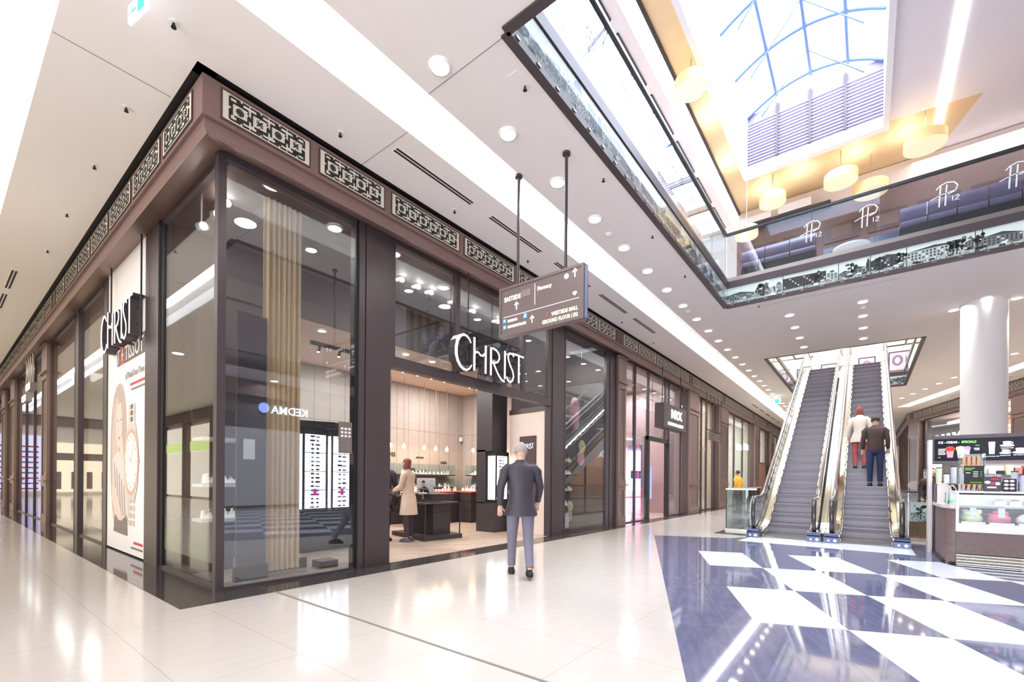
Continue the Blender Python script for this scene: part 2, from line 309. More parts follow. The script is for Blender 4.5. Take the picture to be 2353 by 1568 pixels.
SPR = [((1.35, 4.98), 'left of the corner above the exit sign'), ((1.34, 6.54), 'beside the left cornice, second from the front'), ((1.335, 8.09), 'beside the left cornice, third from the front'), ((1.32, 9.92), 'beside the left cornice, fourth from the front'), ((1.32, 11.8), 'beside the left cornice, fifth from the front'),
       ((3.0, 4.97), 'above the first ornament panels'), ((3.82, 2.84), 'beside the near corner of the big opening'), ((4.93, 4.99), 'above the third ornament panel'), ((6.88, 5.02), 'above the fourth ornament panel'), ((5.64, 2.85), 'beside the middle of the big opening'), ((7.45, 2.85), 'between the big opening and the downlights'), ((9.28, 2.88), 'near the far corner of the big opening'), ((11.91, 2.0), 'just past the far corner of the big opening'),
       ((8.9, 5.0), 'above the fifth ornament panel'), ((11, 5.0), 'above the shop with the paper discs'), ((13.2, 5.0), 'above the shop with the dark sign')]
for (x, y), w in SPR:
    if spr is None:
        spr = one('sprinkler', m, ['lamp_ring', 'black'], 'small sprinkler head ' + w, 'sprinkler', 'sprinkler heads in the ceiling'); spr.location = (x, y, H - .05)
    else: dup(spr, (x, y, H - .05), None, 'small sprinkler head ' + w, _ch=[None][:0] or [])
for (x, y), w in (((6.96, 3.42), 'between two downlights near the hanging sign'), ((11.29, 3.43), 'further back in the row of downlights'), ((13.5, .08), 'between the downlights above the right escalator')):
    m = M(); m.lathe([(.055, H), (.055, H - .02), (.035, H - .045), (.001, H - .047)], x, y, 18); one('smoke_detector', m, 'white', 'small white smoke detector ' + w, 'smoke detector', 'smoke detectors')
m = M(); m.box(3.62, 2.80, H - .004, 3.85, 2.94, H); one('ceiling_hatch', m, ['ceiling'], 'small square access hatch by the near corner of the big opening', 'hatch')
def exit_sign(x, y, z0, w, rz, label, rod):
    t = root('exit_sign', (x, y, z0), label, 'exit sign', 'lit exit signs'); T = Matrix.Translation((x, y, z0)) @ Matrix.Rotation(rz, 4, 'Z')
    m = M(); m.T = T; m.box(-w / 2, -.012, 0, w / 2, .012, w * .5, 0); part('panel', m, 'lit_white', t)
    m = M(); m.T = T; g = -.013
    for s in (-1, 1):
        m.box(-w * .42, s * .0125, w * .06, -w * .05, s * .014, w * .44, 0)
        m.box(w * .02, s * .0125, w * .2, w * .3, s * .014, w * .28, 0); m.prism([(w * .3, s * .0125), (w * .3, s * .014), (w * .3 + .001, s * .014)], w * .1, w * .4, 0)
    part('pictogram', m, mat('exit_green', (60, 190, 150), .5, emit=.8), t)
    m = M(); m.T = T; m.box(-.03, -.02, w * .5, .03, .02, w * .56); m.tube([(0, 0, w * .5), (0, 0, rod)], .008, 8); part('bracket', m, 'steel', t)
exit_sign(1.07, 4.86, 5.15, .3, radians(100), 'lit green and white exit sign cut off by the top edge of the photo', H - 5.15)
exit_sign(24.9, 3.5, 5.0, .55, radians(90), 'small lit exit sign among the far downlights by the cove', H - 5.0)
# ================================================================ CORNICES with ornament panels
UM, HM = .2, .245
ORN = {}
def orn_mesh(n, tag=''):
    """ornament panel in local XY, z out of the wall: recessed frame, ivory plate, black interlaced key pattern"""
    if n in ORN: return ORN[n]
    w = n * UM + .13 if n else .32; m = M(); h = HM + .04
    for a, b, c, d in ((-.016, -.016, w + .016, 0), (-.016, h, w + .016, h + .016), (-.016, 0, 0, h), (w, 0, w + .016, h)): m.box(a, b, -.016, c, d, -.004, 2)
    m.box(0, 0, -.014, w, h, -.006 if n else -.010, 0 if n else 2)
    z = -.006; old = m.T; m.T = Matrix.Translation((0, 0, z)); S = lambda pts, wd=.0185, **k: m.stroke([(x0 + px * UM, .02 + py * HM) for px, py in pts], wd, .004, 1, **k)
    for i in range(n):
        x0 = .065 + i * UM
        S([(.10, .22), (.10, .78), (.90, .78), (.90, .62)]); S([(.90, .5), (.90, .22), (.22, .22)])
        S([(.02, .98), (.52, .98)]); S([(.62, .98), (.96, .98)]); S([(.02, .02), (.52, .02)]); S([(.62, .02), (.96, .02)])
        S([(.36, .93), (.36, .84), (.66, .90)], .02); S([(.36, .07), (.36, .16), (.66, .10)], .02)
        if i < n - 1: S([(.90, .56), (1.0, .50), (1.0, .40), (1.10, .36)], .017)
        if i == 0: S([(0, .98), (0, .55)]); S([(0, .45), (0, .02)])
        if i == n - 1: S([(1.0, .98), (1.0, .60)]); S([(1.0, .48), (1.0, .02)])
        c = (x0 + .5 * UM, .02 + .5 * HM)
        if i % 2 == 0:
            m.stroke([(c[0] + .036 * cos(2 * pi * k / 12), c[1] + .036 * sin(2 * pi * k / 12)) for k in range(12)], .008, .004, 1, closed=True)
            for k in range(4): m.stroke([(c[0] - .034 * cos(pi * k / 4), c[1] - .034 * sin(pi * k / 4)), (c[0] + .034 * cos(pi * k / 4), c[1] + .034 * sin(pi * k / 4))], .011, .004, 1)
        else:
            for k in (1, 3): m.stroke([(c[0] - .046 * cos(pi * k / 4), c[1] - .046 * sin(pi * k / 4)), (c[0] - .02 * cos(pi * k / 4), c[1] - .02 * sin(pi * k / 4)), c, (c[0] + .02 * cos(pi * k / 4), c[1] + .02 * sin(pi * k / 4)), (c[0] + .046 * cos(pi * k / 4), c[1] + .046 * sin(pi * k / 4))], [.006, .02, .008, .02, .006], .004, 1)
            for a, b in ((-.03, 0), (.03, 0), (0, .045), (0, -.045)): m.stroke([(c[0] + a - .005, c[1] + b), (c[0] + a + .005, c[1] + b)], .009, .004, 1)
    m.T = old; ORN[n] = m.mesh('ornament_panel', ['ivory', 'ornament_black', 'brown_dark']); return ORN[n]
def orn(parent, n, T):
    o = bpy.data.objects.new('ornament_panel' if n else 'blank_panel', orn_mesh(n)); COL.objects.link(o); o.parent = parent
    o.matrix_local = Matrix.Translation(-wloc(parent)) @ T; return o
CP = [(0, 5.362), (0, 4.955), (-.035, 4.955), (-.035, 4.925), (-.03, 4.86), (-.05, 4.83), (-.055, 4.80), (-.32, 4.90), (-.6, 4.90), (-.6, 5.362)]   # (w outwards, z) from the top down; w=0 is the outer face
def sweep(m, path, prof, mi=0):
    """path: plan points with mitre normals (point, outward normal scaled)"""
    rings = [[(p[0] + n[0] * w, p[1] + n[1] * w, z) for w, z in prof] for p, n in path]; k = len(prof)
    for a, b in zip(rings, rings[1:]):
        for i in range(k): j = (i + 1) % k; m.add([a[i], b[i], b[j], a[j]], [(0, 1, 2, 3)], mi)
    for r in (rings[0], rings[-1]): m.add(r, [tuple(range(k))], mi)
PAN_Z = 5.018
def wallT(kind, u, z, w=0):
    if kind == 'A': return frame_matrix((u, 5.30 - w, z), (1, 0, 0), (0, 0, 1))
    if kind == 'B': return frame_matrix((1.68 - w, u, z), (0, -1, 0), (0, 0, 1))
    if kind == 'C': p = rp(u, w); return frame_matrix((p[0], p[1], z), (-rd.x, -rd.y, 0), (0, 0, 1))
m = M(); sweep(m, [((46, 5.30), (0, -1)), ((1.68, 5.30), (-1, -1)), ((1.68, 46), (-1, 0))], CP)
m.box(2.0, 5.296, 4.956, 2.003, 5.3, 5.374, 1); m.box(3.937, 5.298, 4.956, 3.94, 5.301, 5.374, 1)
cor = struct('trim_5', m, ['brown_metal', 'brown_dark'])
m = M(); m.box(1.62, 5.25, 5.401, 46, 5.42, 5.45, 0); m.box(1.62, 5.25, 5.401, 1.8, 46, 5.45); m.box(1.74, 5.36, 5.363, 46, 5.6, 5.40); m.box(1.74, 5.36, 5.363, 1.9, 46, 5.4); struct('trim_6', m, 'black')  # black strips stand in for the shade inside the gap above the cornice
seqA = [(4, 1.86), (4, 2.93), (6, 4.0), (6, 5.47), (6, 6.94), (4, 8.41), (3, 9.47), (4, 10.27), (0, 11.33), (4, 11.77), (6, 12.84), (4, 14.31), (5, 15.38), (4, 16.65), (0, 17.70)]
u = 18.15
for n in [4, 4, 6, 4, 0, 4, 4, 6, 4, 4, 4, 0, 4, 4, 4, 4, 0, 4, 4, 4, 4, 0]:
    seqA.append((n, u)); u += (n * UM + .13 if n else .32) + .13
for n, u in seqA:
    if u < 42: orn(cor, n, wallT('A', u, PAN_Z, .017))
u = 5.58
for n in [4, 5, 5, 5, 4, 5, 4, 0, 4, 5, 5, 4, 4, 0, 4, 4, 5, 4, 4]:
    w = n * UM + .13 if n else .32; orn(cor, n, wallT('B', u + w, PAN_Z, .017)); u += w + .14
m = M(); nn = (rn.x, rn.y)
q = rp(24, 0); sweep(m, [((RC.x + 24, RC.y), (0, 1)), ((RC.x, RC.y), ((rn.x) * .99, rn.y + .02)), (q, nn)], CP)
corR = struct('trim_7', m, ['brown_metal', 'brown_dark'])
u = .62; orn(corR, 0, wallT('C', .5, PAN_Z, .017))
u = .98
for n in [4, 4, 6, 5, 0, 5, 5, 6, 4]:
    w = n * UM + .13 if n else .32; orn(corR, n, wallT('C', u + w, PAN_Z, .017)) if False else orn(corR, n, wallT('C', u, PAN_Z, .017)); u += w + .17
for i in range(12): orn(corR, 4, frame_matrix((37 + 1.1 * i, -1.88, PAN_Z), (-1, 0, 0), (0, 0, 1)))
# ================================================================ SHOP FRONTS
def TA(u, w, z): return (u, 5.65 - w, z)
def TB(u, w, z): return (2.03 - w, u, z)
def TC(u, w, z): p = rp(u, w - .35); return (p[0], p[1], z)
class W(M):
    """builder whose boxes are given as (u, w, z) along a shop front"""
    def __init__(s, f): super().__init__(); s.fn = f
    def bx(s, u0, w0, z0, u1, w1, z1, mi=0):
        c = [s.fn(u, w, z) for z in (z0, z1) for u, w in ((u0, w0), (u1, w0), (u1, w1), (u0, w1))]
        return s.add(c, [(0, 3, 2, 1), (4, 5, 6, 7), (0, 1, 5, 4), (1, 2, 6, 5), (2, 3, 7, 6), (3, 0, 4, 7)], mi)
ZT = 4.92
def window(f, u0, u1, n, z0=0., z1=ZT, fr=.05, mull=(), label=None, m_frame='frame_metal', jm='brown_dark', gl='glass'):
    r = root('window_%d' % n, f(u0, 0, z0), None, None, None, 'structure')
    m = W(f); m.bx(u0, -.01, z0 + .03, u1, .002, z1 - .01); part('pane', m, gl, r)
    m = W(f); m.bx(u0, -.05, z1 - .1, u1, .028, z1 + .05); m.bx(u0, -.04, z0, u1, .02, z0 + .035)
    for a in mull: m.bx(a - fr / 2, -.06, z0 + .002, a + fr / 2, .034, z1 - .002)
    part('window_frame', m, m_frame, r); return r
m = W(TA); m.bx(1.945 - .0, -.085, 0, 2.03, .012, ZT + .06); struct('trim_8', m, 'frame_metal')          # corner post
window(TA, 2.03, 3.66, 1); 
m = W(TA); m.bx(3.66, -.12, 0, 3.70, .015, ZT + .06, 1); m.bx(3.70, -.12, 0, 3.79, .04, ZT + .06); m.bx(3.79, -.12, 0, 3.805, .02, ZT + .06, 1); m.bx(3.805, -.14, 0, 4.23, .05, ZT + .06); struct('trim_9', m, ['frame_metal', 'black'])
window(TA, 4.23, 8.6, 2, 3.09, ZT, .10, (4.27, 5.655, 7.6, 8.55))
m = W(TA); m.bx(4.2, -.10, 2.95, 8.62, .04, 3.10); struct('trim_10', m, 'frame_metal')
m = W(TA); m.bx(8.60, -.12, 0, 8.66, .03, ZT + .06); m.bx(8.67, -.14, 0, 9.17, .05, ZT + .06); m.bx(9.17, -.1, 0, 9.22, .02, ZT + .06); struct('trim_11', m, ['frame_metal'])
window(TA, 9.22, 11.43, 3, mull=(9.24, 11.42))
window(TB, 5.73, 7.77, 4)
m = W(TB); m.bx(7.77, -.1, 0, 7.86, .02, ZT + .1, 1); m.bx(7.88, -.1, 0, 8.02, .05, ZT + .1); m.bx(8.02, -.12, 0, 8.54, .04, ZT + .1); struct('trim_12', m, ['frame_metal', 'black'])
m = W(TB); m.bx(10.86, -.12, 0, 11.1, .05, ZT + .1); m.bx(11.1, -.12, 0, 11.32, .02, ZT + .1, 1); struct('trim_13', m, ['frame_metal', 'black'])
window(TB, 11.32, 13.45, 5)
m = W(TB); m.bx(13.42, -.12, 0, 13.72, .05, ZT + .1); m.bx(13.72, -.14, 0, 14.05, .02, ZT + .1, 1); struct('trim_14', m, ['frame_metal', 'black'])
window(TB, 14.05, 17.2, 6)
def pilaster(f, u0, u1, name, depth=.30):
    """brown metal pilaster: shaft with sunk strips, head, bands at two heights"""
    r = root(name, f((u0 + u1) / 2, 0, 0), None, None, None, 'structure'); c = (u0 + u1) / 2
    m = W(f); m.bx(u0, -.1, 0, u1, depth - .06, ZT - .12, 1); m.bx(u0 + .03, depth - .061, .01, u1 - .03, depth - .03, ZT - .12, 0)
    m.bx(u0 + .0, depth - .06, 0, u0 + .1, depth, ZT - .1); m.bx(u1 - .1, depth - .06, 0, u1, depth, ZT - .1); m.bx(u0 - .004, depth - .062, 0, u1 + .004, depth + .006, .25); m.bx(u0 - .004, depth - .062, 3.9, u1 + .004, depth + .006, ZT - .11); m.bx(u0 - .004, depth - .062, 1.0, u1 + .004, depth + .006, 1.3)
    part('shaft', m, ['brown_metal', 'brown_dark'], r)
    m = W(f); e = min(.16, (u1 - u0) * .28); m.bx(u0 + e, depth - .045, 1.4, u1 - e, depth - .02, 3.8, 0); m.bx(u0 + e, depth - .045, .35, u1 - e, depth - .02, .9, 0); part('grille', m, mat('grille', (104, 92, 88), .5, noise=.3, nscale=120), r)
    m = W(f)
    for z in (4.05, 1.13, ZT - .14):
        m.bx(u0 - .05, depth - .04, z, u1 + .05, depth + .06, z + .035)
    part('band', m, 'brown_metal', r); return r
pilaster(TA, 11.95, 12.45, 'trim_15', .14)
m = W(TA); m.bx(11.43, -.1, 0, 11.6, .03, ZT + .06); m.bx(11.6, -.1, 0, 11.95, .05, ZT + .06); struct('trim_16', m, 'frame_metal')
for i, (a, b) in enumerate(((18.0, 19.2), (22.6, 24.2), (31.0, 32.4), (36.8, 38.4), (42, 43.5))): pilaster(TA, a, b, 'trim_%d' % (17 + i))
for i, (a, b) in enumerate(((17.2, 18.1), (24.6, 25.9), (28.0, 29.3), (33, 34.4))): pilaster(TB, a, b, 'trim_%d' % (22 + i), .10)
for i, (a, b) in enumerate(((.1, 1.3), (9.35, 10.5), (14, 15))): pilaster(TC, a, b, 'trim_%d' % (26 + i))
# solid walls that close the building off behind and far away
m = M(); m.box(2.1, 5.75, 4.97, 46, 5.9, 6.0); m.box(2.1, 5.75, 4.97, 2.25, 46, 6.0); struct('wall_bulkhead', m, 'ceiling')
m = M(); m.box(-8, 58, 0, 46, 58.3, 6); struct('wall_far_left', m, 'ceiling')
m = M(); m.box(58, -10, 0, 58.3, 12, 6); struct('wall_far_right', m, 'ceiling')
# ================================================================ UPPER LEVEL: opening edges, photo friezes, glass railings
for i, c in enumerate(((240, 236, 226), (192, 188, 182), (130, 126, 122), (74, 70, 68), (24, 22, 22))): mat('print%d' % i, c, .35, emit=.22)
PR = ['print%d' % i for i in range(5)]
def street_print(w, h, seed):
    """black-and-white street photograph: sky, receding house fronts with windows, dome or gable, crowd"""
    R = random.Random(seed); m = M(); Q = lambda poly, k, z: m.add([(x, y, z) for x, y in poly], [tuple(range(len(poly)))], k)
    m.box(0, 0, 0, w, h, .006, 0)
    z = .0065; side = R.choice((0, 1)); n = R.randint(2, 4); x = 0
    gy = h * R.uniform(.22, .3); Q([(0, 0), (w, 0), (w, gy * .9), (0, gy)], 1, z)
    xs = sorted([0] + [w * (k + R.uniform(.1, .9)) / n for k in range(1, n)] + [w])
    hs = [h * R.uniform(.4, .82) for _ in range(n)]
    for k in range(n):
        a, b = xs[k], xs[k + 1] - .01 * w; t0, t1 = hs[k], hs[k] * R.uniform(.75, 1.0); c = R.choice((1, 2, 2, 3)); z += .0003
        if side: t0, t1 = t1, t0
        Q([(a, gy * .6), (b, gy * .6), (b, t1), (a, t0)], c, z)
        roof = R.random()
        if roof < .35: Q([(a, t0), (b, t1), ((a + b) / 2, min(h * .99, max(t0, t1) * 1.18))], 3, z)
        elif roof < .6:
            cx, r = (a + b) / 2, (b - a) * .22; Q([(cx + r * cos(pi * q / 8), min(h * .99, max(t0, t1) * .98 + r * sin(pi * q / 8))) for q in range(9)], 3, z)
        cols = max(3, int((b - a) / .05)); rows = max(3, int((t0 - gy) / .05))
        for i in range(cols):
            for j in range(rows):
                fx = (i + .25) / cols; y0 = gy * .8; tt = t0 + (t1 - t0) * fx; dy = (tt * .95 - y0) / rows; xx = a + (b - a) * fx; yy = y0 + dy * (j + .25)
                Q([(xx, yy), (xx + (b - a) / cols * .5, yy), (xx + (b - a) / cols * .5, yy + dy * .55), (xx, yy + dy * .55)], 4 if (i + j) % 5 else 0, z + .0004)
    z += .001
    for k in range(R.randint(0, 2)):
        cx = R.uniform(.1, .9) * w; Q([(cx - .008, gy * .3), (cx + .008, gy * .3), (cx + .006, h * .75), (cx - .006, h * .75)], 4, z)
        for _ in range(14):
            px, py, r = cx + R.uniform(-.1, .1), R.uniform(.35, .8) * h, R.uniform(.015, .04); Q([(px + r * cos(q), py + r * sin(q)) for q in [2 * pi * e / 6 for e in range(6)]], R.choice((3, 4, 3, 2)), z)
    for _ in range(46):
        px, py, r = R.uniform(.02, .98) * w, R.uniform(.02, .9) * gy, R.uniform(.005, .014); Q([(px - r * .6, py - r * 1.4), (px + r * .6, py - r * 1.4), (px + r * .5, py + r), (px - r * .5, py + r)], R.choice((4, 3, 4, 0)), z)
    for _ in range(5):
        px, py = R.uniform(.05, .9) * w, R.uniform(.1, .8) * gy; Q([(px, py), (px + .09, py + .005), (px + .08, py + .035), (px + .02, py + .035)], R.choice((4, 3, 0)), z + .0003)
    return m
def logo(m, T, s, mi=0):
    """curly PP monogram with the small 12 beside it"""
    old = m.T; m.T = T
    m.stroke([(-.30 * s, -.10 * s), (0, .02 * s), (.25 * s, .06 * s), (.52 * s, .08 * s)], .035 * s, .003, mi)
    for x in (0, .2): m.stroke([(x * s - .02 * s, -.5 * s), (x * s, 0), (x * s + .03 * s, .42 * s)], .05 * s, .003, mi)
    m.stroke([(-.12 * s, .30 * s), (0, .44 * s), (.22 * s, .52 * s), (.46 * s, .46 * s), (.58 * s, .28 * s), (.50 * s, .06 * s), (.26 * s, -.02 * s)], .045 * s, .003, mi)
    m.stroke([(.42 * s, -.14 * s), (.42 * s, -.36 * s)], .03 * s, .003, mi)
    m.stroke([(.50 * s, -.18 * s), (.58 * s, -.13 * s), (.62 * s, -.2 * s), (.5 * s, -.36 * s), (.64 * s, -.36 * s)], .028 * s, .003, mi); m.T = old
mat('etched', (226, 236, 240), .5)
def edge(tag, a, b, inward, prints, seams, logos, z0=H, lab='', rail_label=''):
    """one side of an opening: a -> b in plan, inward = unit normal pointing into the opening"""
    a = Vector(a); b = Vector(b); t = (b - a).normalized(); L = (b - a).length; n = Vector(inward)
    def Tm(s, z, off=0): p = a + t * s + n * off; return frame_matrix((p.x, p.y, z), (t.x, t.y, 0), (0, 0, 1))
    sgn = 1 if Vector((t.x, t.y, 0)).cross(Vector((0, 0, 1))).to_2d().dot(n) > 0 else -1
    r = root('slab_edge', (a.x, a.y, z0), lab, 'frieze', None)
    def bx(m, s0, w0, z0_, s1, w1, z1, mi=0):
        c = [tuple(a + t * s + n * w) + (z,) for z in (z0_, z1) for s, w in ((s0, w0), (s1, w0), (s1, w1), (s0, w1))]; m.add(c, [(0, 3, 2, 1), (4, 5, 6, 7), (0, 1, 5, 4), (1, 2, 6, 5), (2, 3, 7, 6), (3, 0, 4, 7)], mi)
    m = M(); bx(m, 0, -.06, z0 - .02, L, .035, z0 + .05); bx(m, 0, -.02, z0 + .05, L, .012, z0 + .43, 1); bx(m, 0, -.06, z0 + .43, L, .05, z0 + .58); bx(m, 0, -.06, z0 + .58, L, .02, z0 + .68, 2)
    for s in range(int(L / .35)): bx(m, s * .35 + .1, .035, z0 + .01, s * .35 + .16, .045, z0 + .03, 2)
    part('edge_bar', m, ['frame_metal', 'black', 'steel'], r)
    s = 0.02
    for k, w in enumerate(prints):
        pm = street_print(w - .012, .375, hash((tag, k)) % 1000 if False else (ord(tag) * 37 + k * 11)); T = Tm(s, z0 + .055, .014)
        if sgn < 0: T = Tm(s + w, z0 + .055, .014) @ Matrix.Diagonal((-1, 1, -1, 1))
        pm.v = [T @ v for v in pm.v]; part('photo_print', pm, PR, r, 'black-and-white street photograph'); s += w
    m = M(); bx(m, 0, .03, z0 + .05, L, .034, z0 + .43); part('cover_glass', m, 'case_glass', r)
    r2 = root('glass_railing', (a.x, a.y, z0 + .6), rail_label, 'railing', None)
    ss = [0] + seams + [L]
    for s0, s1 in zip(ss, ss[1:]):
        m = M(); bx(m, s0 + .006, -.03, z0 + .68, s1 - .006, -.018, z0 + 1.70); p = part('glass_pane', m, 'rail_glass', r2)
    for s in logos: m = M(); T = Tm(s, z0 + 1.26, -.012); logo(m, T if sgn > 0 else T @ Matrix.Diagonal((-1, 1, -1, 1)), .42); part('etched_monogram', m, 'etched', r2, 'white curly monogram with a small 12')
    m = M(); bx(m, -.02, -.055, z0 + 1.70, L + .02, .012, z0 + 1.75); part('handrail', m, 'frame_dark', r2)
x1 = 11.62
edge('a', (3.25, 2.64), (x1, 2.64), (0, -1), [1.04] * 8, [1.03 * k for k in range(1, 8)], [1.55 + 1.01 * k for k in range(6)], H, 'dark-framed frieze of street photographs along the left side of the big ceiling opening', 'glass railing with white monograms above the left side of the big ceiling opening')
edge('b', (x1, 2.64), (x1, -6.9), (-1, 0), [1.15, 1.0, .52, .55, .94, .09, 1.0, .9, 1.0, 1.0, 1.0], [.67 + 1.02 * k for k in range(9)], [1.6, 2.55, 3.7, 4.6], H, 'dark-framed frieze of street photographs along the far side of the big ceiling opening', 'glass railing with monograms above the far side of the big opening, before the purple bench')
edge('c', (3.25, -6.9), (3.25, 2.64), (1, 0), [], [1.0 * k for k in range(1, 9)], [], H, 'dark edge on the near side of the big ceiling opening, top of the photo', 'glass railing over the near side of the big ceiling opening')
edge('d', (17.28, 2.66), (25.3, 2.66), (0, -1), [1.3] * 6, [2 * k for k in range(1, 4)], [], H, 'photo frieze on the left side of the escalator opening', 'glass railing on the left side of the escalator opening')
edge('e', (25.3, -1.26), (17.28, -1.26), (0, 1), [1.3] * 6, [2 * k for k in range(1, 4)], [], H, 'photo frieze on the right side of the escalator opening', 'glass railing on the right side of the escalator opening')
edge('f', (25.3, 2.66), (25.3, 2.0), (-1, 0), [.6], [], [], H, 'short photo frieze left of the top of the escalators', 'short glass railing left of the top of the escalators')
edge('g', (25.3, -.62), (25.3, -1.26), (-1, 0), [.62], [], [], H, 'short photo frieze right of the top of the escalators', 'short glass railing right of the top of the escalators')
m = M(); m.box(17.2, -1.32, H - .01, 17.28, 2.72, 6.0); struct('trim_30', m, 'frame_metal')
# ---------------------------------------------------------------- top ceiling: gilded field, roof light, white ceiling with glowing strips
TZ = 10.6
SK = [(4.0, -.30), (15.15, -.30), (15.15, 2.88), (4.0, 2.88)]
V, Fs = cdt([(-4, 3.54), (18.3, 3.54), (17.6, -1.45), (15.4, -2.16), (15.15, -.305), (3.9, -.305), (-4, -.31)], [SK]); m = M(); m.add([(x, y, TZ) for x, y in V], [f[::-1] for f in Fs]); struct('ceiling', m, 'gold_ceiling')
wc = mat('upper_ceiling', (232, 228, 232), .9)
V, Fs = cdt([(-6, -14), (30, -14), (30, 12), (-6, 12)], [[(-4, 3.9), (18.3, 3.9), (18.32, 3.54), (17.6, -1.45), (15.4, -2.16), (15.15, -.31), (3.9, -.31), (-4, -.31)], [(18.4, -1.3), (27, -1.3), (27, 2.6), (18.4, 2.6)]]); m = M(); m.add([(x, y, TZ + (.0 if y > 3 else .0)) for x, y in V], [f[::-1] for f in Fs])
m.box(-4, 3.54, TZ - .02, 18.3, 3.56, TZ + .5); m.box(-4, 3.88, TZ, 18.3, 3.9, TZ + .5); struct('ceiling', m, 'upper_ceiling')
m = M(); m.box(-4, 3.5, TZ - .06, 18.3, 3.56, TZ + .03); struct('trim_31', m, 'frame_dark')
m = M(); m.box(-4, 3.56, TZ + .45, 18.3, 3.88, TZ + .47); m.box(6, -1.52, TZ - .03, 16.2, -1.36, TZ - .001); struct('ceiling_cove', m, 'cove_glow')
for i in range(7):
    m = M(); m.box(5 + 1.9 * i, 4.15, TZ - .05, 6.5 + 1.9 * i, 4.95, TZ - .02); m.box(4.97 + 1.9 * i, 4.12, TZ - .03, 6.53 + 1.9 * i, 4.98, TZ - .001, 1)
    one('light_panel', m, [mat('upper_panel', (255, 255, 255), .5, emit=1.6, ec=(244, 246, 255)), 'frame_dark'], '%s bright rectangular ceiling panel upstairs, seen over the left glass railing' % ORD[i], 'light panel', 'bright ceiling panels upstairs')
WT = 12.3
m = M()
m.box(4.0, 2.88, TZ - .12, 15.35, 3.0, WT); m.box(4.0, -.42, TZ - .12, 15.35, -.30, WT); m.box(3.9, -.42, TZ - .12, 4.0, 3.0, WT); m.box(15.15, -.299, TZ - .119, 15.349, 2.879, TZ + .18)
struct('wall_rooflight', m, mat('rooflight_white', (236, 238, 244), .8))
m = M(); m.box(15.16, -.30, TZ + .18, 15.3, 2.88, WT); 
for k in range(14): m.box(15.13, -.30, TZ + .23 + .09 * k, 15.16, 2.88, TZ + .25 + .09 * k, 1)
for y in (.5, 1.3, 2.1): m.box(15.10, y - .03, TZ + .18, 15.16, y + .03, WT, 2)
struct('wall_rooflight', m, [mat('louvre', (112, 104, 132), .6), mat('louvre_light', (200, 186, 196), .5), mat('louvre_brown', (70, 54, 60), .5)])
r = root('window_7', (9.5, 1.3, WT), None, None, None, 'structure'); m = M()
def arch(y): return WT - .1 + .55 * (1 - ((y - 1.29) / 1.6) ** 2)
ys = [-.30 + 3.18 * k / 12 for k in range(13)]
for x in [15.1 - 1.62 * k for k in range(7)]: m.tube([(x, y, arch(y)) for y in ys], .045, 6)
for y in (.45, 1.29, 2.13): m.tube([(4, y, arch(y)), (15.2, y, arch(y))], .05, 6)
for x in [15.1 - 1.62 * k for k in range(6)]:
    m.tube([(x, .1, arch(.1) - .35), (x - .8, 1.29, arch(1.29)), (x, 2.5, arch(2.5) - .35)], .018, 5)
part('glazing_bar', m, mat('bar_blue', (84, 108, 150), .5), r)
m = M(); m.box(4, -.3, WT + .62, 15.2, 2.9, WT + .63); part('pane', m, mat('sky_glass', (255, 255, 255), .5, emit=2.6, ec=(236, 242, 255)), r)
# gold trim strip around the roof light's far edge
m = M(); m.box(15.35, -.42, TZ - .012, 15.5, 3.0, TZ - .002); struct('trim_32', m, 'cove_glow') if False else None
LP = [((15.67, 2.28, 9.8), .36, 'leftmost pale gold drum lamp under the gilded ceiling'), ((15.72, .61, 9.8), .40, 'pale drum lamp hanging in the middle above the far railing'), ((16.41, -.06, 9.6), .40, 'golden drum lamp half hidden behind the far railing'), ((15.3, -1.12, 9.8), .42, 'large drum lamp at the right corner of the gilded ceiling'), ((10.3, 3.1, 10.0), .34, 'drum lamp at the left edge of the gilded ceiling'), ((14.4, 2.75, 8.4), .3, 'drum lamp seen through the corner of the glass railings')]
for (x, y, z), rr, lb in LP:
    t = root('drum_lamp', (x, y, z - .1), lb, 'pendant lamp', 'drum lamps under the gilded ceiling')
    m = M(); m.loft([[(x + rr * cos(2 * pi * k / 32), y + rr * sin(2 * pi * k / 32), zz) for k in range(32)] for zz in (z - .1, z + .14)], cap=False); part('shade', m, mat('lamp_shade', (240, 208, 146), .7, emit=.12, ec=(255, 220, 150)), t)
    m = M(); m.cyl(x, y, z - .1, z - .09, rr * .98, 32); part('diffuser', m, mat('lamp_diffuser', (255, 236, 200), .6, emit=.35, ec=(255, 236, 196)), t)
    m = M(); m.tube([(x, y, z + .1), (x, y, TZ)], .01, 6); part('cable', m, 'steel', t)
for i, (x, y) in enumerate(((14.3, 3.25), (16.3, 2.6), (16.0, 1.6), (16.1, .3), (15.95, -.8), (12.2, 3.2))):
    area('gilded_spot', (x, y, TZ - .5), .15, .15, 5, (1, .92, .78), (pi, 0, 0))
area('upper_fill_lamps', (8, 6.5, TZ - .15), 10, 3, 260, (1, .98, .98)); area('upper_fill_lamps', (18, -4, TZ - .15), 6, 6, 300, (1, .97, .95)); area('upper_fill_lamps', (21, 4.5, TZ - .15), 6, 3, 300, (1, .95, .9))
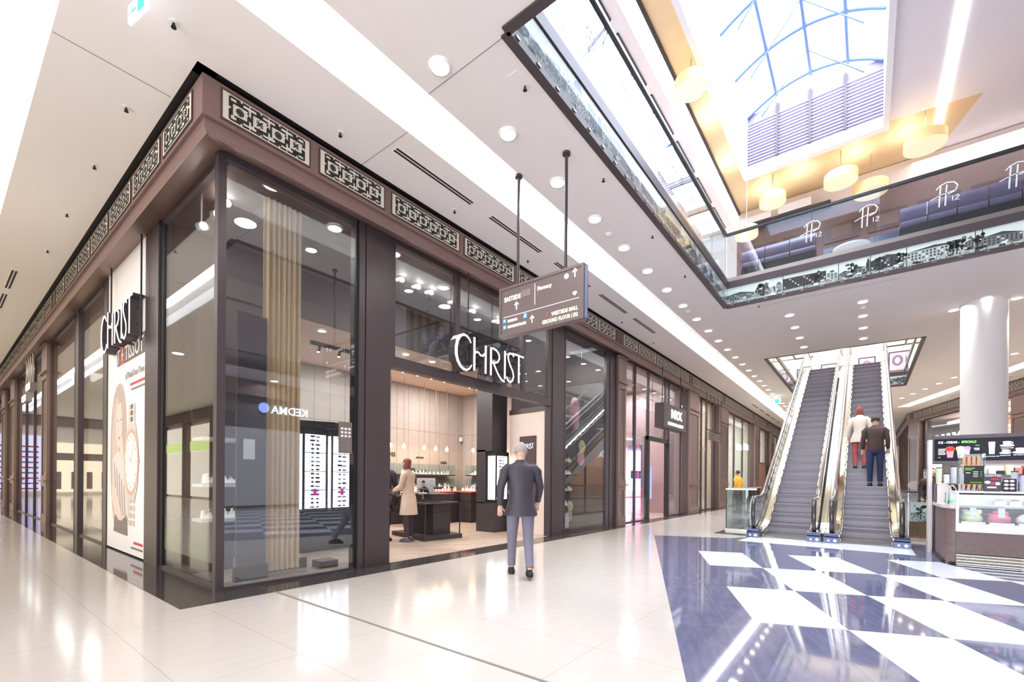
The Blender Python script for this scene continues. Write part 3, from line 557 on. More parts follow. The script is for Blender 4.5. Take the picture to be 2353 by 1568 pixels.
# walls and shop fronts upstairs
m = M(); m.box(-4, 9, 6, 30, 9.2, TZ); m.box(29.8, -12, 6, 30, 9, TZ); m.box(-6, -12.2, 6, 30, -12, TZ); m.box(-6, -12, 6, -5.8, 9, TZ); struct('wall_upper', m, mat('upper_wall', (236, 226, 222), .8))
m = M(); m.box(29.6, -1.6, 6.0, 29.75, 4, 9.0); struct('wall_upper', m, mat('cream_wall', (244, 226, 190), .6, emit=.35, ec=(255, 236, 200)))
for i, (y, z) in enumerate(((2.7, 7.0), (1.6, 7.1), (.0, 7.2), (-1.2, 7.3))):
    m = M(); m.box(29.5, y - .35, z - .5, 29.6, y + .35, z + .5); m.box(29.49, y - .3, z - .44, 29.5, y + .3, z + .44, 1 + i % 2)
    m.T = frame_matrix((29.488, y, z), (0, -1, 0), (0, 0, 1)); m.stroke([(.16 * cos(a), .05 + .22 * sin(a)) for a in [2 * pi * k / 12 for k in range(12)]], .1, .002, 3, closed=True)
    one('picture', m, ['frame_dark', mat('poster_lilac', (196, 178, 214), .5), mat('poster_rose', (226, 196, 196), .5), mat('poster_face', (150, 110, 130), .5)], ['poster upstairs left of the left escalator top', 'second poster upstairs behind the left escalator', 'poster upstairs behind the right escalator', 'portrait poster upstairs at the right end of the cream wall'][i], 'poster', 'posters on the cream wall upstairs')
# the brown cafe front, its tables and benches behind the far railing
t = root('shop_front', (16.9, 1, 6), 'brown panelled cafe front with dark windows behind the far glass railing', 'shop front', None)
m = M(); m.box(17.3, -6.5, 6.0, 17.42, 3.6, 9.9); m.box(17.3, -6.5, 9.92, 17.45, 3.6, 10.58, 3);
for k in range(9): m.box(17.26, -6.4 + 1.1 * k, 6.05, 17.3, -5.5 + 1.1 * k, 7.3, 1); m.box(17.26, -6.4 + 1.1 * k, 7.5, 17.3, -5.5 + 1.1 * k, 8.6, 2); m.box(17.26, -6.4 + 1.1 * k, 8.75, 17.3, -5.5 + 1.1 * k, 9.3, 1); m.box(17.25, -6.2 + 1.1 * k, 8.85, 17.27, -5.7 + 1.1 * k, 9.2, 4 if k % 3 == 1 else 0)
part('panelling', m, [mat('cafe_brown', (128, 96, 92), .5), mat('cafe_brown_dark', (96, 70, 74), .4), mat('cafe_window', (70, 76, 112), .2), 'upper_wall_' if 'upper_wall_' in MATS else mat('upper_wall_', (236, 226, 222), .8), 'white'], t)
m = M(); m.box(16.9, .9, 9.85, 17.4, 3.5, 9.93); m.box(16.88, 1.4, 9.95, 16.95, 2.3, 10.2, 1); m.box(16.88, 2.5, 9.95, 16.95, 3.4, 10.15, 1); part('sign_board', m, ['frame_dark', 'white'], t)
def bench(y0, y1, n, label):
    t = root('bench', (12.1, (y0 + y1) / 2, 6.0), label, 'bench', 'padded benches behind the far railing'); pm = mat('purple_leather', (126, 104, 130), .35)
    m = M(); m.box(12.0, y0, 6.0, 12.5, y1, 6.38); part('base', m, 'frame_dark', t)
    w = (y1 - y0) / n
    for k in range(n):
        m = M(); a, b = y0 + k * w + .01, y0 + (k + 1) * w - .01
        m.loft([[(12.0 + q * .5, yy, 6.4 + zz) for q, zz in ((0, 0), (1, 0), (1, .1), (.9, .16), (.1, .16), (0, .1))] for yy in (a, a + .02, b - .02, b)]); 
        m.loft([[(12.02 + q, yy, 6.5 + zz) for q, zz in ((0, 0), (.12, 0), (.13, .2), (.1, .3), (.02, .3), (-.01, .2))] for yy in (a, a + .02, b - .02, b)])
        part('cushion', m, pm, t)
bench(-2.6, -.5, 5, 'purple padded bench behind the right half of the far railing'); bench(.9, 2.4, 3, 'padded bench behind the left end of the far railing')
for i, (x, y) in enumerate(((13.2, 1.6), (13.2, .3), (13.4, -1.6))):
    t = root('cafe_table', (x, y, 6.0), ['round cafe table behind the left end of the far railing', 'round cafe table behind the middle of the far railing', 'round cafe table behind the purple bench'][i], 'table', 'cafe tables upstairs')
    m = M(); m.cyl(x, y, 6.72, 6.76, .36, 24); part('table_top', m, 'white', t); m = M(); m.cyl(x, y, 6.03, 6.72, .03, 10); m.cyl(x, y, 6.0, 6.03, .24, 20); part('leg', m, 'steel', t)
m = M(); m.box(14.2, -2.8, 8.3, 14.3, -2.0, 9.4)
for k in range(9): m.box(13.2 + .12 * k, -2.9 - .42 * k, 6.0 + .0 * k, 13.28 + .12 * k, -2.6 - .42 * k, 9.6, k % 2)
m.v = m.v[8:] ; m.f = [[i - 8 for i in f] for f in m.f[6:]]; m.m = m.m[6:]; m.sm = m.sm[6:]
one('slatted_screen', m, [mat('slat_wood', (206, 160, 116), .5), mat('slat_dark', (140, 100, 76), .5)], 'slatted wooden screen upstairs at the right edge of the photo', 'screen')
m = M(); m.box(14.5, 1.0, 6.0, 14.62, 1.9, 7.1); m.box(14.45, .1, 6.0, 14.6, .8, 7.3, 1); one('counter_cabinet', m, ['cafe_brown', 'cafe_brown_dark'], 'brown cafe cabinet behind the middle of the far railing', 'cabinet')
# ================================================================ ESCALATORS
SL = tan30 = math.tan(radians(30)); XB, XT = 12.75, 12.75 + 6.0 / math.tan(radians(30)); ZU = 6.0
def prof_pts(off, x0, x1, up=0):
    """points of a line parallel to the step line, height off above it, with rounded knees"""
    P = [(x0, off)]
    for k in range(7):
        a = radians(30) * k / 6; R = 1.6; P.append((XB - R * math.tan(radians(15)) + R * sin(a) - up, off + R * (1 - cos(a))))
    for k in range(7):
        a = radians(30) * (1 - k / 6); R = 1.6; P.append((XT + R * math.tan(radians(15)) - R * sin(a) - up, ZU + off - R * (1 - cos(a))))
    P.append((x1, ZU + off)); return P
def balustrade(r, y, side, x0=11.62, x1=25.0, name='balustrade'):
    """glass panel, chrome skirting, rubber handrail round a newel; side = +1 when the steps lie at larger y"""
    lo, hi = prof_pts(.16, x0 + .22, x1), prof_pts(.86, x0 + .22, x1)
    ring = [(x0 + .22, .16)] + [(x0 + .22 - .22 * sin(a), .51 - .35 * cos(a)) for a in [pi * k / 8 for k in range(9)]]
    poly = lo + [(x1, ZU + .86)] + hi[::-1] + ring[::-1][1:-1]
    # glass as strips
    m = M(); n = len(lo)
    for i in range(n - 1):
        a, b, c, d = lo[i], lo[i + 1], hi[i + 1], hi[i]
        vs = [(p[0], yy, p[1]) for yy in (y - .006, y + .006) for p in (a, b, c, d)]; m.add(vs, [(0, 1, 2, 3), (7, 6, 5, 4), (0, 4, 5, 1), (3, 2, 6, 7)])
    arc = [(x0 + .22 - .24 * sin(a), .51 - .35 * cos(a)) for a in [pi * k / 8 for k in range(9)]]; vs = [(p[0], yy, p[1]) for yy in (y - .006, y + .006) for p in arc]; m.add(vs, [tuple(range(9)), tuple(range(17, 8, -1))])
    part('glass_panel', m, 'rail_glass', r)
    hr = [(x0 + .22, .13)] + [(x0 + .22 - .27 * sin(a), .52 - .40 * cos(a)) for a in [pi * k / 10 for k in range(1, 10)]] + prof_pts(.92, x0 + .24, x1)
    m = M(); m.tube([(px, y, pz) for px, pz in hr[:12]], .042, 10, flat=.7); k0 = prof_pts(.92, x0 + .24, x1); m.tube([(px, y, pz) for px, pz in k0], .042, 10, 1, flat=.7)
    part('handrail', m, ['rubber', mat('handrail_satin', (120, 104, 96), .25, metal=.6)], r)
    sk = prof_pts(.0, x0 + .45, x1); sk2 = prof_pts(.17, x0 + .45, x1); m = M(); w0, w1 = y - side * .03, y + side * .14
    for i in range(len(sk) - 1):
        a, b, c, d = sk[i], sk[i + 1], sk2[i + 1], sk2[i]
        m.add([(a[0], w1, a[1]), (b[0], w1, b[1]), (c[0], w1 - side * .02, c[1] - .03), (d[0], w1 - side * .02, d[1] - .03), (c[0], y + side * .01, c[1] + .02), (d[0], y + side * .01, d[1] + .02)], [(0, 1, 2, 3), (3, 2, 4, 5)], 0)
        m.add([(a[0], w0, a[1] - .05), (b[0], w0, b[1] - .05), (c[0], w0, c[1]), (d[0], w0, d[1])], [(0, 1, 2, 3)], 0)
    m.tube([(px, w1, pz + .005) for px, pz in sk2], .012, 6, 1)
    m.add([(sk[0][0], w1, sk[0][1]), (sk2[0][0], w1 - side * .02, sk2[0][1] - .03), (sk2[0][0], y, sk2[0][1]), (sk[0][0], y, 0)], [(0, 1, 2, 3)], 0)
    part('skirting', m, ['gold_steel', 'chrome'], r)
    m = M(); m.box(x0 - .02, y - .11, .12, x0 + .5, y + .11, .21); m.box(x0 - .08, y - .13, 0, x0 + .5, y + .13, .12, 0)
    m.tube([(x0 - .02, y - .12, .16), (x0 - .02, y + .12, .16)], .055, 12); part('newel_base', m, [mat('newel_blue_reflection', (64, 70, 92), .16, metal=.7)], r)  # blue in the base colour stands for what the newel reflects
    m = M(); m.T = Matrix.Translation((x0 - .082, y, .06)) @ Matrix.Rotation(-pi / 2, 4, 'Y')
    m.cyl(0, -.06, 0, .006, .028, 16); m.cyl(0, .05, 0, .006, .022, 16, 1); m.cyl(0, .0, 0, .004, .012, 10, 2); part('button', m, ['silver', 'white', 'red'], r)
def escalator(yl, yr, label):
    """yl, yr: the two handrail lines (yl > yr)"""
    r = root('escalator', (11.7, (yl + yr) / 2, 0), label, 'escalator', 'the pair of escalators')
    balustrade(r, yl, -1); balustrade(r, yr, 1); a, b = yr + .13, yl - .13
    m = M(); m.box(11.75, a, .0, 12.45, b, .012); m.box(24.1, a, ZU + .0, 25.3, b, ZU + .012); 
    for k in range(24): yy = a + (b - a) * (k + .5) / 24; m.box(12.45, yy - .008, .004, 12.56, yy + .008, .03, 1)
    part('comb_plate', m, [mat('comb', (120, 112, 110), .35, metal=.7), mat('comb_yellow', (150, 130, 96), .4)], r)
    sm = mat('step', (118, 112, 118), .36, metal=.3); g = mat('step_groove', (84, 80, 86), .5); run = .4; n0 = None
    for k in range(33):
        # tread k: horizontal run, its height follows the step line
        x = 12.0 + run * k + .4; zt = min(max((x + run - XB) * SL, 0), ZU)
        zb = min(max((x - XB) * SL, 0), ZU)
        if x > 24.2: break
        m = M(); m.box(x, a, zt - .03, x + run + .02, b, zt); 
        if zt - zb > .01: m.loft([[(x + .0 + dx, yy, zb - .02), (x + dx * .4, yy, zt)] + [(x + .02, yy, zt), (x + .02, yy, zb - .02)] for yy, dx in ((a, .03), (b, .03))], smooth=False)
        if not n0:
            pass
        for q in range(16): yy = a + (b - a) * (q + .5) / 16; m.box(x + .005, yy - .006, zt, x + run - .01, yy + .006, zt + .006, 1)
        part('step', m, [sm, g], r)
    lo = prof_pts(-.06, 11.9, 25.3); m = M(); 
    for i in range(len(lo) - 1):
        (xa, za), (xb, zb) = lo[i], lo[i + 1]; da, db = min(.9, za + .06 if za < 1 else .9), min(.9, zb + .06 if zb < 1 else .9)
        vs = [(p, yy, q) for yy in (yr - .03, yl + .03) for p, q in ((xa, za - .06), (xb, zb - .06), (xb, zb - .06 - max(db, .0)), (xa, za - .06 - max(da, .0)))]
        m.add([(x, y, max(z, .001)) for x, y, z in vs], [(0, 1, 2, 3), (7, 6, 5, 4), (3, 2, 6, 7)])
    part('truss_cladding', m, mat('cladding', (196, 188, 182), .5), r); return r
escL = escalator(2.03, .87, 'left escalator of the pair, dark empty steps between glass sides')
escalator(.56, -.56, 'right escalator of the pair, carrying two people')
m = M(); pts0 = prof_pts(.17, 11.9, 25.2); ya, yb = .60, .83
for (xa, za), (xb, zb) in zip(pts0, pts0[1:]): m.add([(xa, ya, za), (xb, ya, zb), (xb, yb, zb), (xa, yb, za), (xa, (ya + yb) / 2 - .006, za + .004), (xb, (ya + yb) / 2 - .006, zb + .004), (xb, (ya + yb) / 2 + .006, zb + .004), (xa, (ya + yb) / 2 + .006, za + .004)], [(0, 1, 2, 3)], 0); m.add([(xa, .709, za + .004), (xb, .709, zb + .004), (xb, .721, zb + .004), (xa, .721, za + .004)], [(0, 1, 2, 3)], 1)
part('center_deck', m, ['gold_steel', 'frame_dark'], escL)
area('escalator_light', (18, 6.0, 5.3), .3, .3, 40)
# ---------------------------------------------------------------- white column, glass barrier, plinth
t = root('wall_column', (14.75, -2.1, 0), None, None, None, 'structure'); m = M(); m.cyl(14.75, -2.1, 0, H, .385, 48); part('shaft', m, mat('column_white', (232, 226, 222), .6), t)
for (x, y) in ((14.40, -2.09), (14.95, -1.62), (14.81, -2.62)): area('column_spot', (x, y, H - .03), .1, .1, 26, (1, .96, .9), spread=radians(80))
t = root('glass_barrier', (12.75, 2.5, 0), 'low clear glass barrier with a steel top rail beside the left escalator', 'barrier', None)
m = M(); m.box(12.74, 2.2, .06, 12.752, 2.85, 1.06); part('glass_pane', m, 'rail_glass', t); m = M(); m.box(12.75, 2.838, .06, 17.5, 2.85, 1.06); part('glass_pane', m, 'rail_glass', t)
m = M(); m.box(12.72, 2.15, 1.06, 12.79, 2.87, 1.10); m.box(12.791, 2.81, 1.06, 17.5, 2.87, 1.10); part('top_rail', m, 'steel', t)
m = M(); m.box(12.71, 2.15, 0, 12.79, 2.88, .06); m.box(12.791, 2.81, 0, 17.5, 2.88, .06); part('base_rail', m, 'steel', t)
m = M(); m.box(12.735, 2.845, 0, 12.755, 2.865, 1.06); part('post', m, 'frame_dark', t)
t = root('glass_barrier', (13.2, -.9, 0), 'glass barrier with a dark handrail between the right escalator and the ice cream kiosk', 'barrier', None)
m = M(); m.box(13.6, -1.6, .06, 13.612, -.75, 1.05); m.box(13.6, -.76, .06, 17.5, -.748, 1.05); part('glass_pane', m, 'rail_glass', t)
m = M(); m.box(13.58, -1.6, 1.05, 13.63, -.72, 1.085); m.box(13.631, -.78, 1.05, 17.5, -.72, 1.085); part('top_rail', m, 'frame_dark', t)
pm = street_print(.9, .42, 77); T = frame_matrix((13.75, -.8, .42), (0, -1, 0), (0, 0, 1)); pm.v = [T @ v for v in pm.v]; part('photo_print', pm, PR, t)
m = M(); m.box(13.74, -1.75, .02, 13.76, -.78, .40); part('kick_panel', m, mat('kick', (176, 120, 84), .5), t)
# ================================================================ HANGING DIRECTORY SIGN
SX = 4.87
t = root('hanging_sign', (SX, 3.37, 3.25), 'brown directory sign with arrows, Pharmacy and parking lettering, hung on two rods', 'sign', None)
y0, y1, z0, z1 = 4.033, 2.708, 3.24, 3.915
m = M(); m.box(SX, y0, z0, SX + .10, y1, z1); m.box(SX - .012, y0 - .001, z1 - .035, SX - .0001, y1 + .001, z1 - .001); m.box(SX - .012, y0 - .001, z0 + .001, SX - .0001, y1 + .001, z0 + .035); m.box(SX - .0125, y0 - .035, z0 + .035, SX, y0 - .0005, z1 - .035); m.box(SX - .0125, y1 + .0005, z0 + .035, SX, y1 + .035, z1 - .035)
part('panel', m, [mat('sign_brown', (112, 98, 96), .35, noise=.03, nscale=3)], t)
m = M(); m.box(SX + .02, y1 - .004, z0 + .02, SX + .08, y1 - .0005, z1 - .02); part('side_strip', m, mat('side_blue', (150, 160, 205), .3), t)
m = M()
def ST(s, z): return frame_matrix((SX - .004, y0 - s, z), (0, -1, 0), (0, 0, 1))
Wd = y0 - y1
def sx(px): return (px - 1155) / (1338 - 1155) * Wd       # rough photo columns on the panel face
m.box(SX - .006, y0 - .60 - .002, z0 + .33, SX - .001, y0 - .60 + .002, z1 - .07, 0); m.box(SX - .006, y0 - 1.26, z0 + .262, SX - .001, y0 - .08, z0 + .267, 0)
text_into(m, 'EASTSIDE', .083, ST(.09, z0 + .475), 1, .003, bold=.003, sx=.8)
text_into(m, 'Pharmacy', .070, ST(.64, z0 + .50), 0, .003, bold=.0015, sx=.8)
text_into(m, 'PARKING', .05, ST(.15, z0 + .185), 0, .003, bold=.001, sx=.78)
text_into(m, 'MOHRENSTRASSE', .05, ST(.15, z0 + .105), 0, .003, bold=.001, sx=.78)
text_into(m, 'WESTSIDE MALL', .066, ST(1.245, z0 + .125), 1, .003, 'RIGHT', bold=.002, sx=.8)
text_into(m, 'GROUND FLOOR | EG', .066, ST(1.245, z0 + .045), 1, .003, 'RIGHT', bold=.002, sx=.8)
def arrow(s, z, h=.10):
    m.T = ST(s, z); m.stroke([(0, 0), (0, h)], .014, .003, 0); m.stroke([(-.032, h - .035), (0, h), (.032, h - .035)], .014, .003, 0); m.T = Matrix.Identity(4)
arrow(.30, z0 + .33); arrow(1.20, z0 + .53); arrow(.56, z0 + .10, .09)
m.T = ST(1.08, z0 + .57); m.cyl(0, 0, 0, .003, .032, 24, 0); m.stroke([(-.014, -.008), (0, .014), (.014, -.008)], .005, .0045, 3, closed=True)
m.T = ST(1.20, z0 + .40 - .07); m.add([(0, -.03, .003)] + [(.045 * cos(a), -.03 + .055 * sin(a), .003) for a in [pi * .22 + pi * .56 * k / 8 for k in range(9)]], [tuple(range(10))], 0)
m.T = ST(.09, z0 + .185); m.box(-.02, 0, 0, .035, .055, .003, 2); m.T = ST(.09, z0 + .10); m.box(-.02, 0, 0, .035, .055, .003, 2)
m.T = ST(.42, z0 + .185); m.box(0, 0, 0, .06, .065, .003, 2); m.T = ST(.09, z0 + .19); text_into(m, 'P', .05, ST(.085, z0 + .195), 0, .005); text_into(m, 'U', .05, ST(.085, z0 + .11), 0, .005)
m.T = ST(.445, z0 + .19); m.stroke([(-.012, 0), (0, .05), (.014, 0)], .006, .006, 0); m.T = ST(.80, z0 + .14); m.cyl(0, .02, 0, .003, .016, 14, 3); m.add([(-.012, .01, .003), (.012, .01, .003), (0, -.022, .003)], [(2, 1, 0)], 3)
part('lettering', m, ['sign_white', mat('letter_cream', (252, 246, 214), .4, emit=.6), mat('pict_blue', (92, 150, 214), .4, emit=.3), mat('pict_red', (214, 96, 96), .4)], t, 'white and cream lettering, arrows and pictograms')
m = M(); m.box(SX - .004, y0 - .53, z0 + .475, SX - .001, y0 - .38, z0 + .565); part('cover_strip', m, mat('strip_mauve', (138, 120, 120), .4), t)
for yy, xx in ((3.738, 4.9), (3.0, 4.92)):
    m = M(); m.cyl(xx, yy, z1, H, .020, 14); m.cyl(xx, yy, H - .03, H, .05, 20); part('rod', m, 'frame_metal', t)
# ================================================================ CHRIST LETTERS
def christ(m, T, s, d, mi=0):
    """art-deco capitals about 1.9 wide and .5 high, drawn as bands; s scales, d is the depth"""
    old = m.T; m.T = T; S = lambda p, w=.05: m.stroke([(a * s, b * s) for a, b in p], [q * s for q in w] if isinstance(w, list) else w * s, d, mi)
    S([(.40, .47), (.36, .53), (.29, .575), (.21, .58), (.13, .54), (.06, .45), (.03, .32), (.03, .2), (.07, .09), (.14, .01), (.22, -.03), (.30, -.03), (.37, .01), (.42, .08)], [.02, .03, .035, .04, .048, .058, .064, .064, .058, .048, .04, .035, .03, .02])     # C
    S([(.49, .0), (.49, .60)], .046); S([(.49, .30), (.55, .35), (.60, .35), (.66, .31), (.72, .31), (.78, .37)], .03); S([(.80, .0), (.80, .52)], .046)                                     # H
    S([(.95, .0), (.95, .52)], .046); S([(.93, .505), (1.02, .52), (1.12, .50), (1.19, .44), (1.20, .36), (1.15, .29), (1.05, .25), (.97, .25)], .034); S([(1.02, .25), (1.10, .14), (1.18, .04), (1.27, -.03), (1.36, -.05)], .036)   # R
    S([(1.37, .0), (1.37, .55)], .046)                                                                                                                           # I
    S([(1.66, .50), (1.60, .545), (1.52, .54), (1.47, .48), (1.48, .40), (1.54, .30), (1.62, .20), (1.65, .10), (1.61, .01), (1.53, -.03), (1.46, .0), (1.43, .06)], .034)          # S
    S([(1.62, .555), (1.99, .555)], .034); S([(1.82, .0), (1.82, .55)], .046); m.T = old
def christ_sign(T, s, loc, label, rods):
    t = root('letter_sign', loc, label, 'sign', 'illuminated deep letter signs of the jewellery shop')
    m = M(); christ(m, T @ Matrix.Translation((0, 0, -.15)), s, .145); part('letter_body', m, 'frame_metal', t); m = M(); christ(m, T @ Matrix.Translation((0, 0, -.004)), s, .006); part('letter_face', m, 'sign_white', t)
    m = M()
    for h in (.14, .38): m.T = T; m.box(.05 * s, h * s, -.10, 1.85 * s, (h + .03) * s, -.08)
    m.T = Matrix.Identity(4)
    for a in rods: m.tube(a, .012, 8)
    part('hanger', m, 'frame_dark', t)
T = frame_matrix((5.31, 5.34, 3.155), (1, 0, 0), (0, 0, 1)); 
christ_sign(T, .955, (6.1, 5.4, 3.15), 'lit white art-deco letters hanging in front of the wide jewellery shop entrance', [((5.72, 5.44, 3.3), (5.72, 5.44, 4.93)), ((6.85, 5.44, 3.3), (6.85, 5.44, 4.93))])
T = frame_matrix((1.84, 10.55, 3.43), (0, -1, 0), (0, 0, 1))
christ_sign(T, 1.0, (1.9, 9.5, 3.43), 'lit white art-deco letters hanging in front of the watch poster', [((1.93, 10.3, 3.6), (1.93, 10.3, 4.93)), ((1.93, 8.5, 3.3), (1.93, 8.5, 4.93))])
# ================================================================ WATCH POSTER in the left shop front
t = root('poster', (2.0, 9.7, 0), 'tall pale watch advertisement with a long-haired woman and a steel watch', 'poster', None)
PW = 10.88 - 8.55
m = M(); m.box(2.0, 8.55, .03, 2.03, 10.87, ZT); part('backing', m, mat('poster_paper', (238, 232, 230), .45, emit=.1), t)
def PT(z): return frame_matrix((1.999 - z, 10.87, .03), (0, -1, 0), (0, 0, 1))
PC = {k: mat('pst_' + k, c, .5) for k, c in (('hair', (196, 176, 168)), ('hair2', (212, 194, 187)), ('face', (234, 213, 202)), ('lip', (200, 130, 126)), ('cloth', (226, 218, 214)), ('cloth2', (168, 154, 150)), ('steel', (214, 206, 200)), ('gold', (214, 176, 158)), ('dial', (244, 240, 236)), ('dark', (110, 96, 94)), ('redp', (206, 70, 66)), ('greyp', (130, 118, 114)))}
keys = list(PC)
m = M(); K = lambda poly, k, z: (setattr(m, 'T', PT(z)), m.add([(x, y, 0) for x, y in poly], [tuple(range(len(poly)))], keys.index(k)))
def ell2(cx, cy, rx, ry, n=28, a0=0, a1=2 * pi): return [(cx + rx * cos(a0 + (a1 - a0) * k / n), cy + ry * sin(a0 + (a1 - a0) * k / n)) for k in range(n)]
K([(.30, .95), (.22, 1.5), (.24, 2.0), (.32, 2.4), (.46, 2.66), (.64, 2.80), (.84, 2.84), (1.02, 2.78), (1.16, 2.62), (1.26, 2.35), (1.30, 1.9), (1.2, 1.2), (1.3, .9), (1.5, .62), (1.1, .35), (.5, .42)], 'hair', .001)
K([(.40, 1.0), (.34, 1.9), (.48, 2.5), (.7, 2.66), (.9, 2.2), (.75, 1.5), (.85, .9)], 'hair2', .002)
K([(.62, 1.95), (.60, 2.25), (.70, 2.48), (.95, 2.5), (1.05, 2.25), (1.03, 2.0), (.90, 1.78), (.78, 1.72), (.68, 1.80)], 'face', .003)
for y, k in ((2.2, 'dark'),): K([(.67, y), (.76, y + .02), (.76, y - .01)], k, .004); K([(.90, y + .01), (1.0, y + .03), (.99, y - .01)], k, .004)
K([(.76, 1.90), (.83, 1.93), (.90, 1.90), (.83, 1.87)], 'lip', .004); K([(.80, 2.15), (.84, 2.02), (.78, 2.0)], 'hair2', .004)
K([(.85, 1.8), (1.05, 1.95), (1.2, 1.5), (1.0, 1.4)], 'face', .0035)
K([(.40, 1.55), (.80, 1.7), (1.15, 1.5), (1.45, 1.0), (1.5, .6), (.95, .4), (.55, .55), (.42, 1.0)], 'cloth', .004)
for k in range(5): K([(.5 + .16 * k, 1.5 - .1 * k), (.55 + .16 * k, 1.5 - .1 * k), (.72 + .14 * k, .6), (.66 + .14 * k, .6)], 'cloth2', .005)
K([(.35, 1.1), (.55, 1.12), (.9, .8), (1.05, .55), (.85, .5), (.6, .62), (.38, .85)], 'face', .006)
K([(.5, .30), (1.4, .28), (1.35, .62), (1.0, .5), (.6, .6)], 'greyp', .0055)
for y in (2.32, 2.22, 2.12, .82, .70, .58, .46): K([(1.42, y), (1.80, y), (1.80, y + .09), (1.42, y + .09)], 'steel', .0065); K([(1.55, y + .01), (1.68, y + .01), (1.68, y + .08), (1.55, y + .08)], 'gold' if y < 1 else 'dark', .007)
K([(1.38, 2.10), (1.82, 2.10), (1.98, 1.75), (1.98, 1.15), (1.82, .88), (1.40, .88), (1.22, 1.15), (1.22, 1.75)], 'steel', .0075)
K(ell2(1.60, 1.48, .42, .54), 'gold', .008); K(ell2(1.60, 1.48, .36, .47), 'dial', .009)
K([(1.59, 1.48), (1.61, 1.48), (1.75, 1.76), (1.73, 1.77)], 'gold', .010); K([(1.59, 1.47), (1.60, 1.5), (1.42, 1.64)], 'gold', .010)
for k in range(12): a = 2 * pi * k / 12; K([(1.60 + .30 * cos(a) - .012, 1.48 + .40 * sin(a) - .02), (1.60 + .30 * cos(a) + .012, 1.48 + .40 * sin(a) - .02), (1.60 + .30 * cos(a) + .012, 1.48 + .40 * sin(a) + .02), (1.60 + .30 * cos(a) - .012, 1.48 + .40 * sin(a) + .02)], 'greyp', .010)
K([(2.02, 1.45), (2.06, 1.45), (2.06, 1.53), (2.02, 1.53)], 'gold', .009)
m.T = Matrix.Identity(4); part('picture', m, [PC[k] for k in keys], t)
m = M(); m.T = PT(.002); y = 3.13
m.box(.68, y, 0, .87, y + .32, .002, 0); m.box(.90, y, 0, 1.10, y + .32, .002, 1); m.box(1.13, y, 0, 2.32, y + .32, .002, 0); m.box(.985, y + .06, .002, 1.015, y + .26, .003, 2); m.box(.93, y + .145, .002, 1.07, y + .175, .003, 2); m.T = Matrix.Identity(4)
text_into(m, 'T', .34, PT(.004) @ Matrix.Translation((.68, y + .04, 0)), 2, .002, bold=.004, sx=.85); text_into(m, 'TISSOT', .34, PT(.004) @ Matrix.Translation((1.16, y + .04, 0)), 2, .002, bold=.004, sx=.98)
text_into(m, '#ThisIsYourTime', .15, PT(.004) @ Matrix.Translation((1.22, y - .28, 0)), 3, .002); m.T = PT(.002); m.box(1.5, y - .42, 0, 2.3, y - .38, .001, 1); m.box(1.55, y - .5, 0, 2.3, y - .47, .001, 3); m.box(1.75, .18, 0, 2.25, .22, .001, 1); m.box(1.6, .1, 0, 2.25, .13, .001, 3)
part('lettering', m, [PC['dark'], PC['redp'], 'white', PC['greyp']], t, 'grey band with the watch maker\'s name and a red cross field')
# ================================================================ THE CHRIST SHOP INSIDE
def woodfloor():
    m = bpy.data.materials.new('herringbone'); m.use_nodes = True; nt = m.node_tree; b = nt.nodes['Principled BSDF']
    tc = N(nt, 'ShaderNodeTexCoord'); mp = N(nt, 'ShaderNodeMapping'); mp.inputs['Rotation'].default_value = (0, 0, radians(45)); br = N(nt, 'ShaderNodeTexBrick')
    br.inputs['Color1'].default_value = lin((206, 186, 168)); br.inputs['Color2'].default_value = lin((182, 160, 142)); br.inputs['Mortar'].default_value = lin((150, 128, 112)); br.inputs['Scale'].default_value = 1
    br.inputs['Mortar Size'].default_value = .003; br.inputs['Brick Width'].default_value = .6; br.inputs['Row Height'].default_value = .1
    nt.links.new(tc.outputs['Object'], mp.inputs[0]); nt.links.new(mp.outputs[0], br.inputs[0]); nt.links.new(br.outputs[0], b.inputs['Base Color']); b.inputs['Roughness'].default_value = .3; MATS['herringbone'] = m
woodfloor()
m = M(); m.box(2.06, 5.67, .001, 11.2, 10.9, .006); struct('floor_shop', m, 'herringbone')
def panelwall(name, x0, y0, x1, y1, z1, step, face):
    """wood-panelled wall with thin upright grooves; face = normal direction as (dx, dy)"""
    m = M(); L = hypot(x1 - x0, y1 - y0); t = ((x1 - x0) / L, (y1 - y0) / L)
    m.box(min(x0, x1, x0 - face[0] * .1, x1 - face[0] * .1), min(y0, y1, y0 - face[1] * .1, y1 - face[1] * .1), 0, max(x0, x1, x0 - face[0] * .1, x1 - face[0] * .1), max(y0, y1, y0 - face[1] * .1, y1 - face[1] * .1), z1, 0)
    k = step / 2
    while k < L:
        a = (x0 + t[0] * k, y0 + t[1] * k); m.box(a[0] - abs(t[0]) * .004 + min(0, face[0]) * .002, a[1] - abs(t[1]) * .004 + min(0, face[1]) * .002, 0, a[0] + abs(t[0]) * .004 + max(0, face[0]) * .002, a[1] + abs(t[1]) * .004 + max(0, face[1]) * .002, z1, 1); k += step
    for z in (2.75,): m.box(min(x0, x1) + min(0, face[0]) * .002, min(y0, y1) + min(0, face[1]) * .002, z - .004, max(x0, x1) + max(0, face[0]) * .002, max(y0, y1) + max(0, face[1]) * .002, z + .004, 1)
    return struct(name, m, ['wood_panel', 'groove'])
panelwall('wall_shop_back', 2.3, 10.8, 11.1, 10.8, 4.2, .42, (0, -1))
panelwall('wall_shop_right', 11.1, 7.2, 11.1, 10.8, 4.2, .42, (-1, 0))
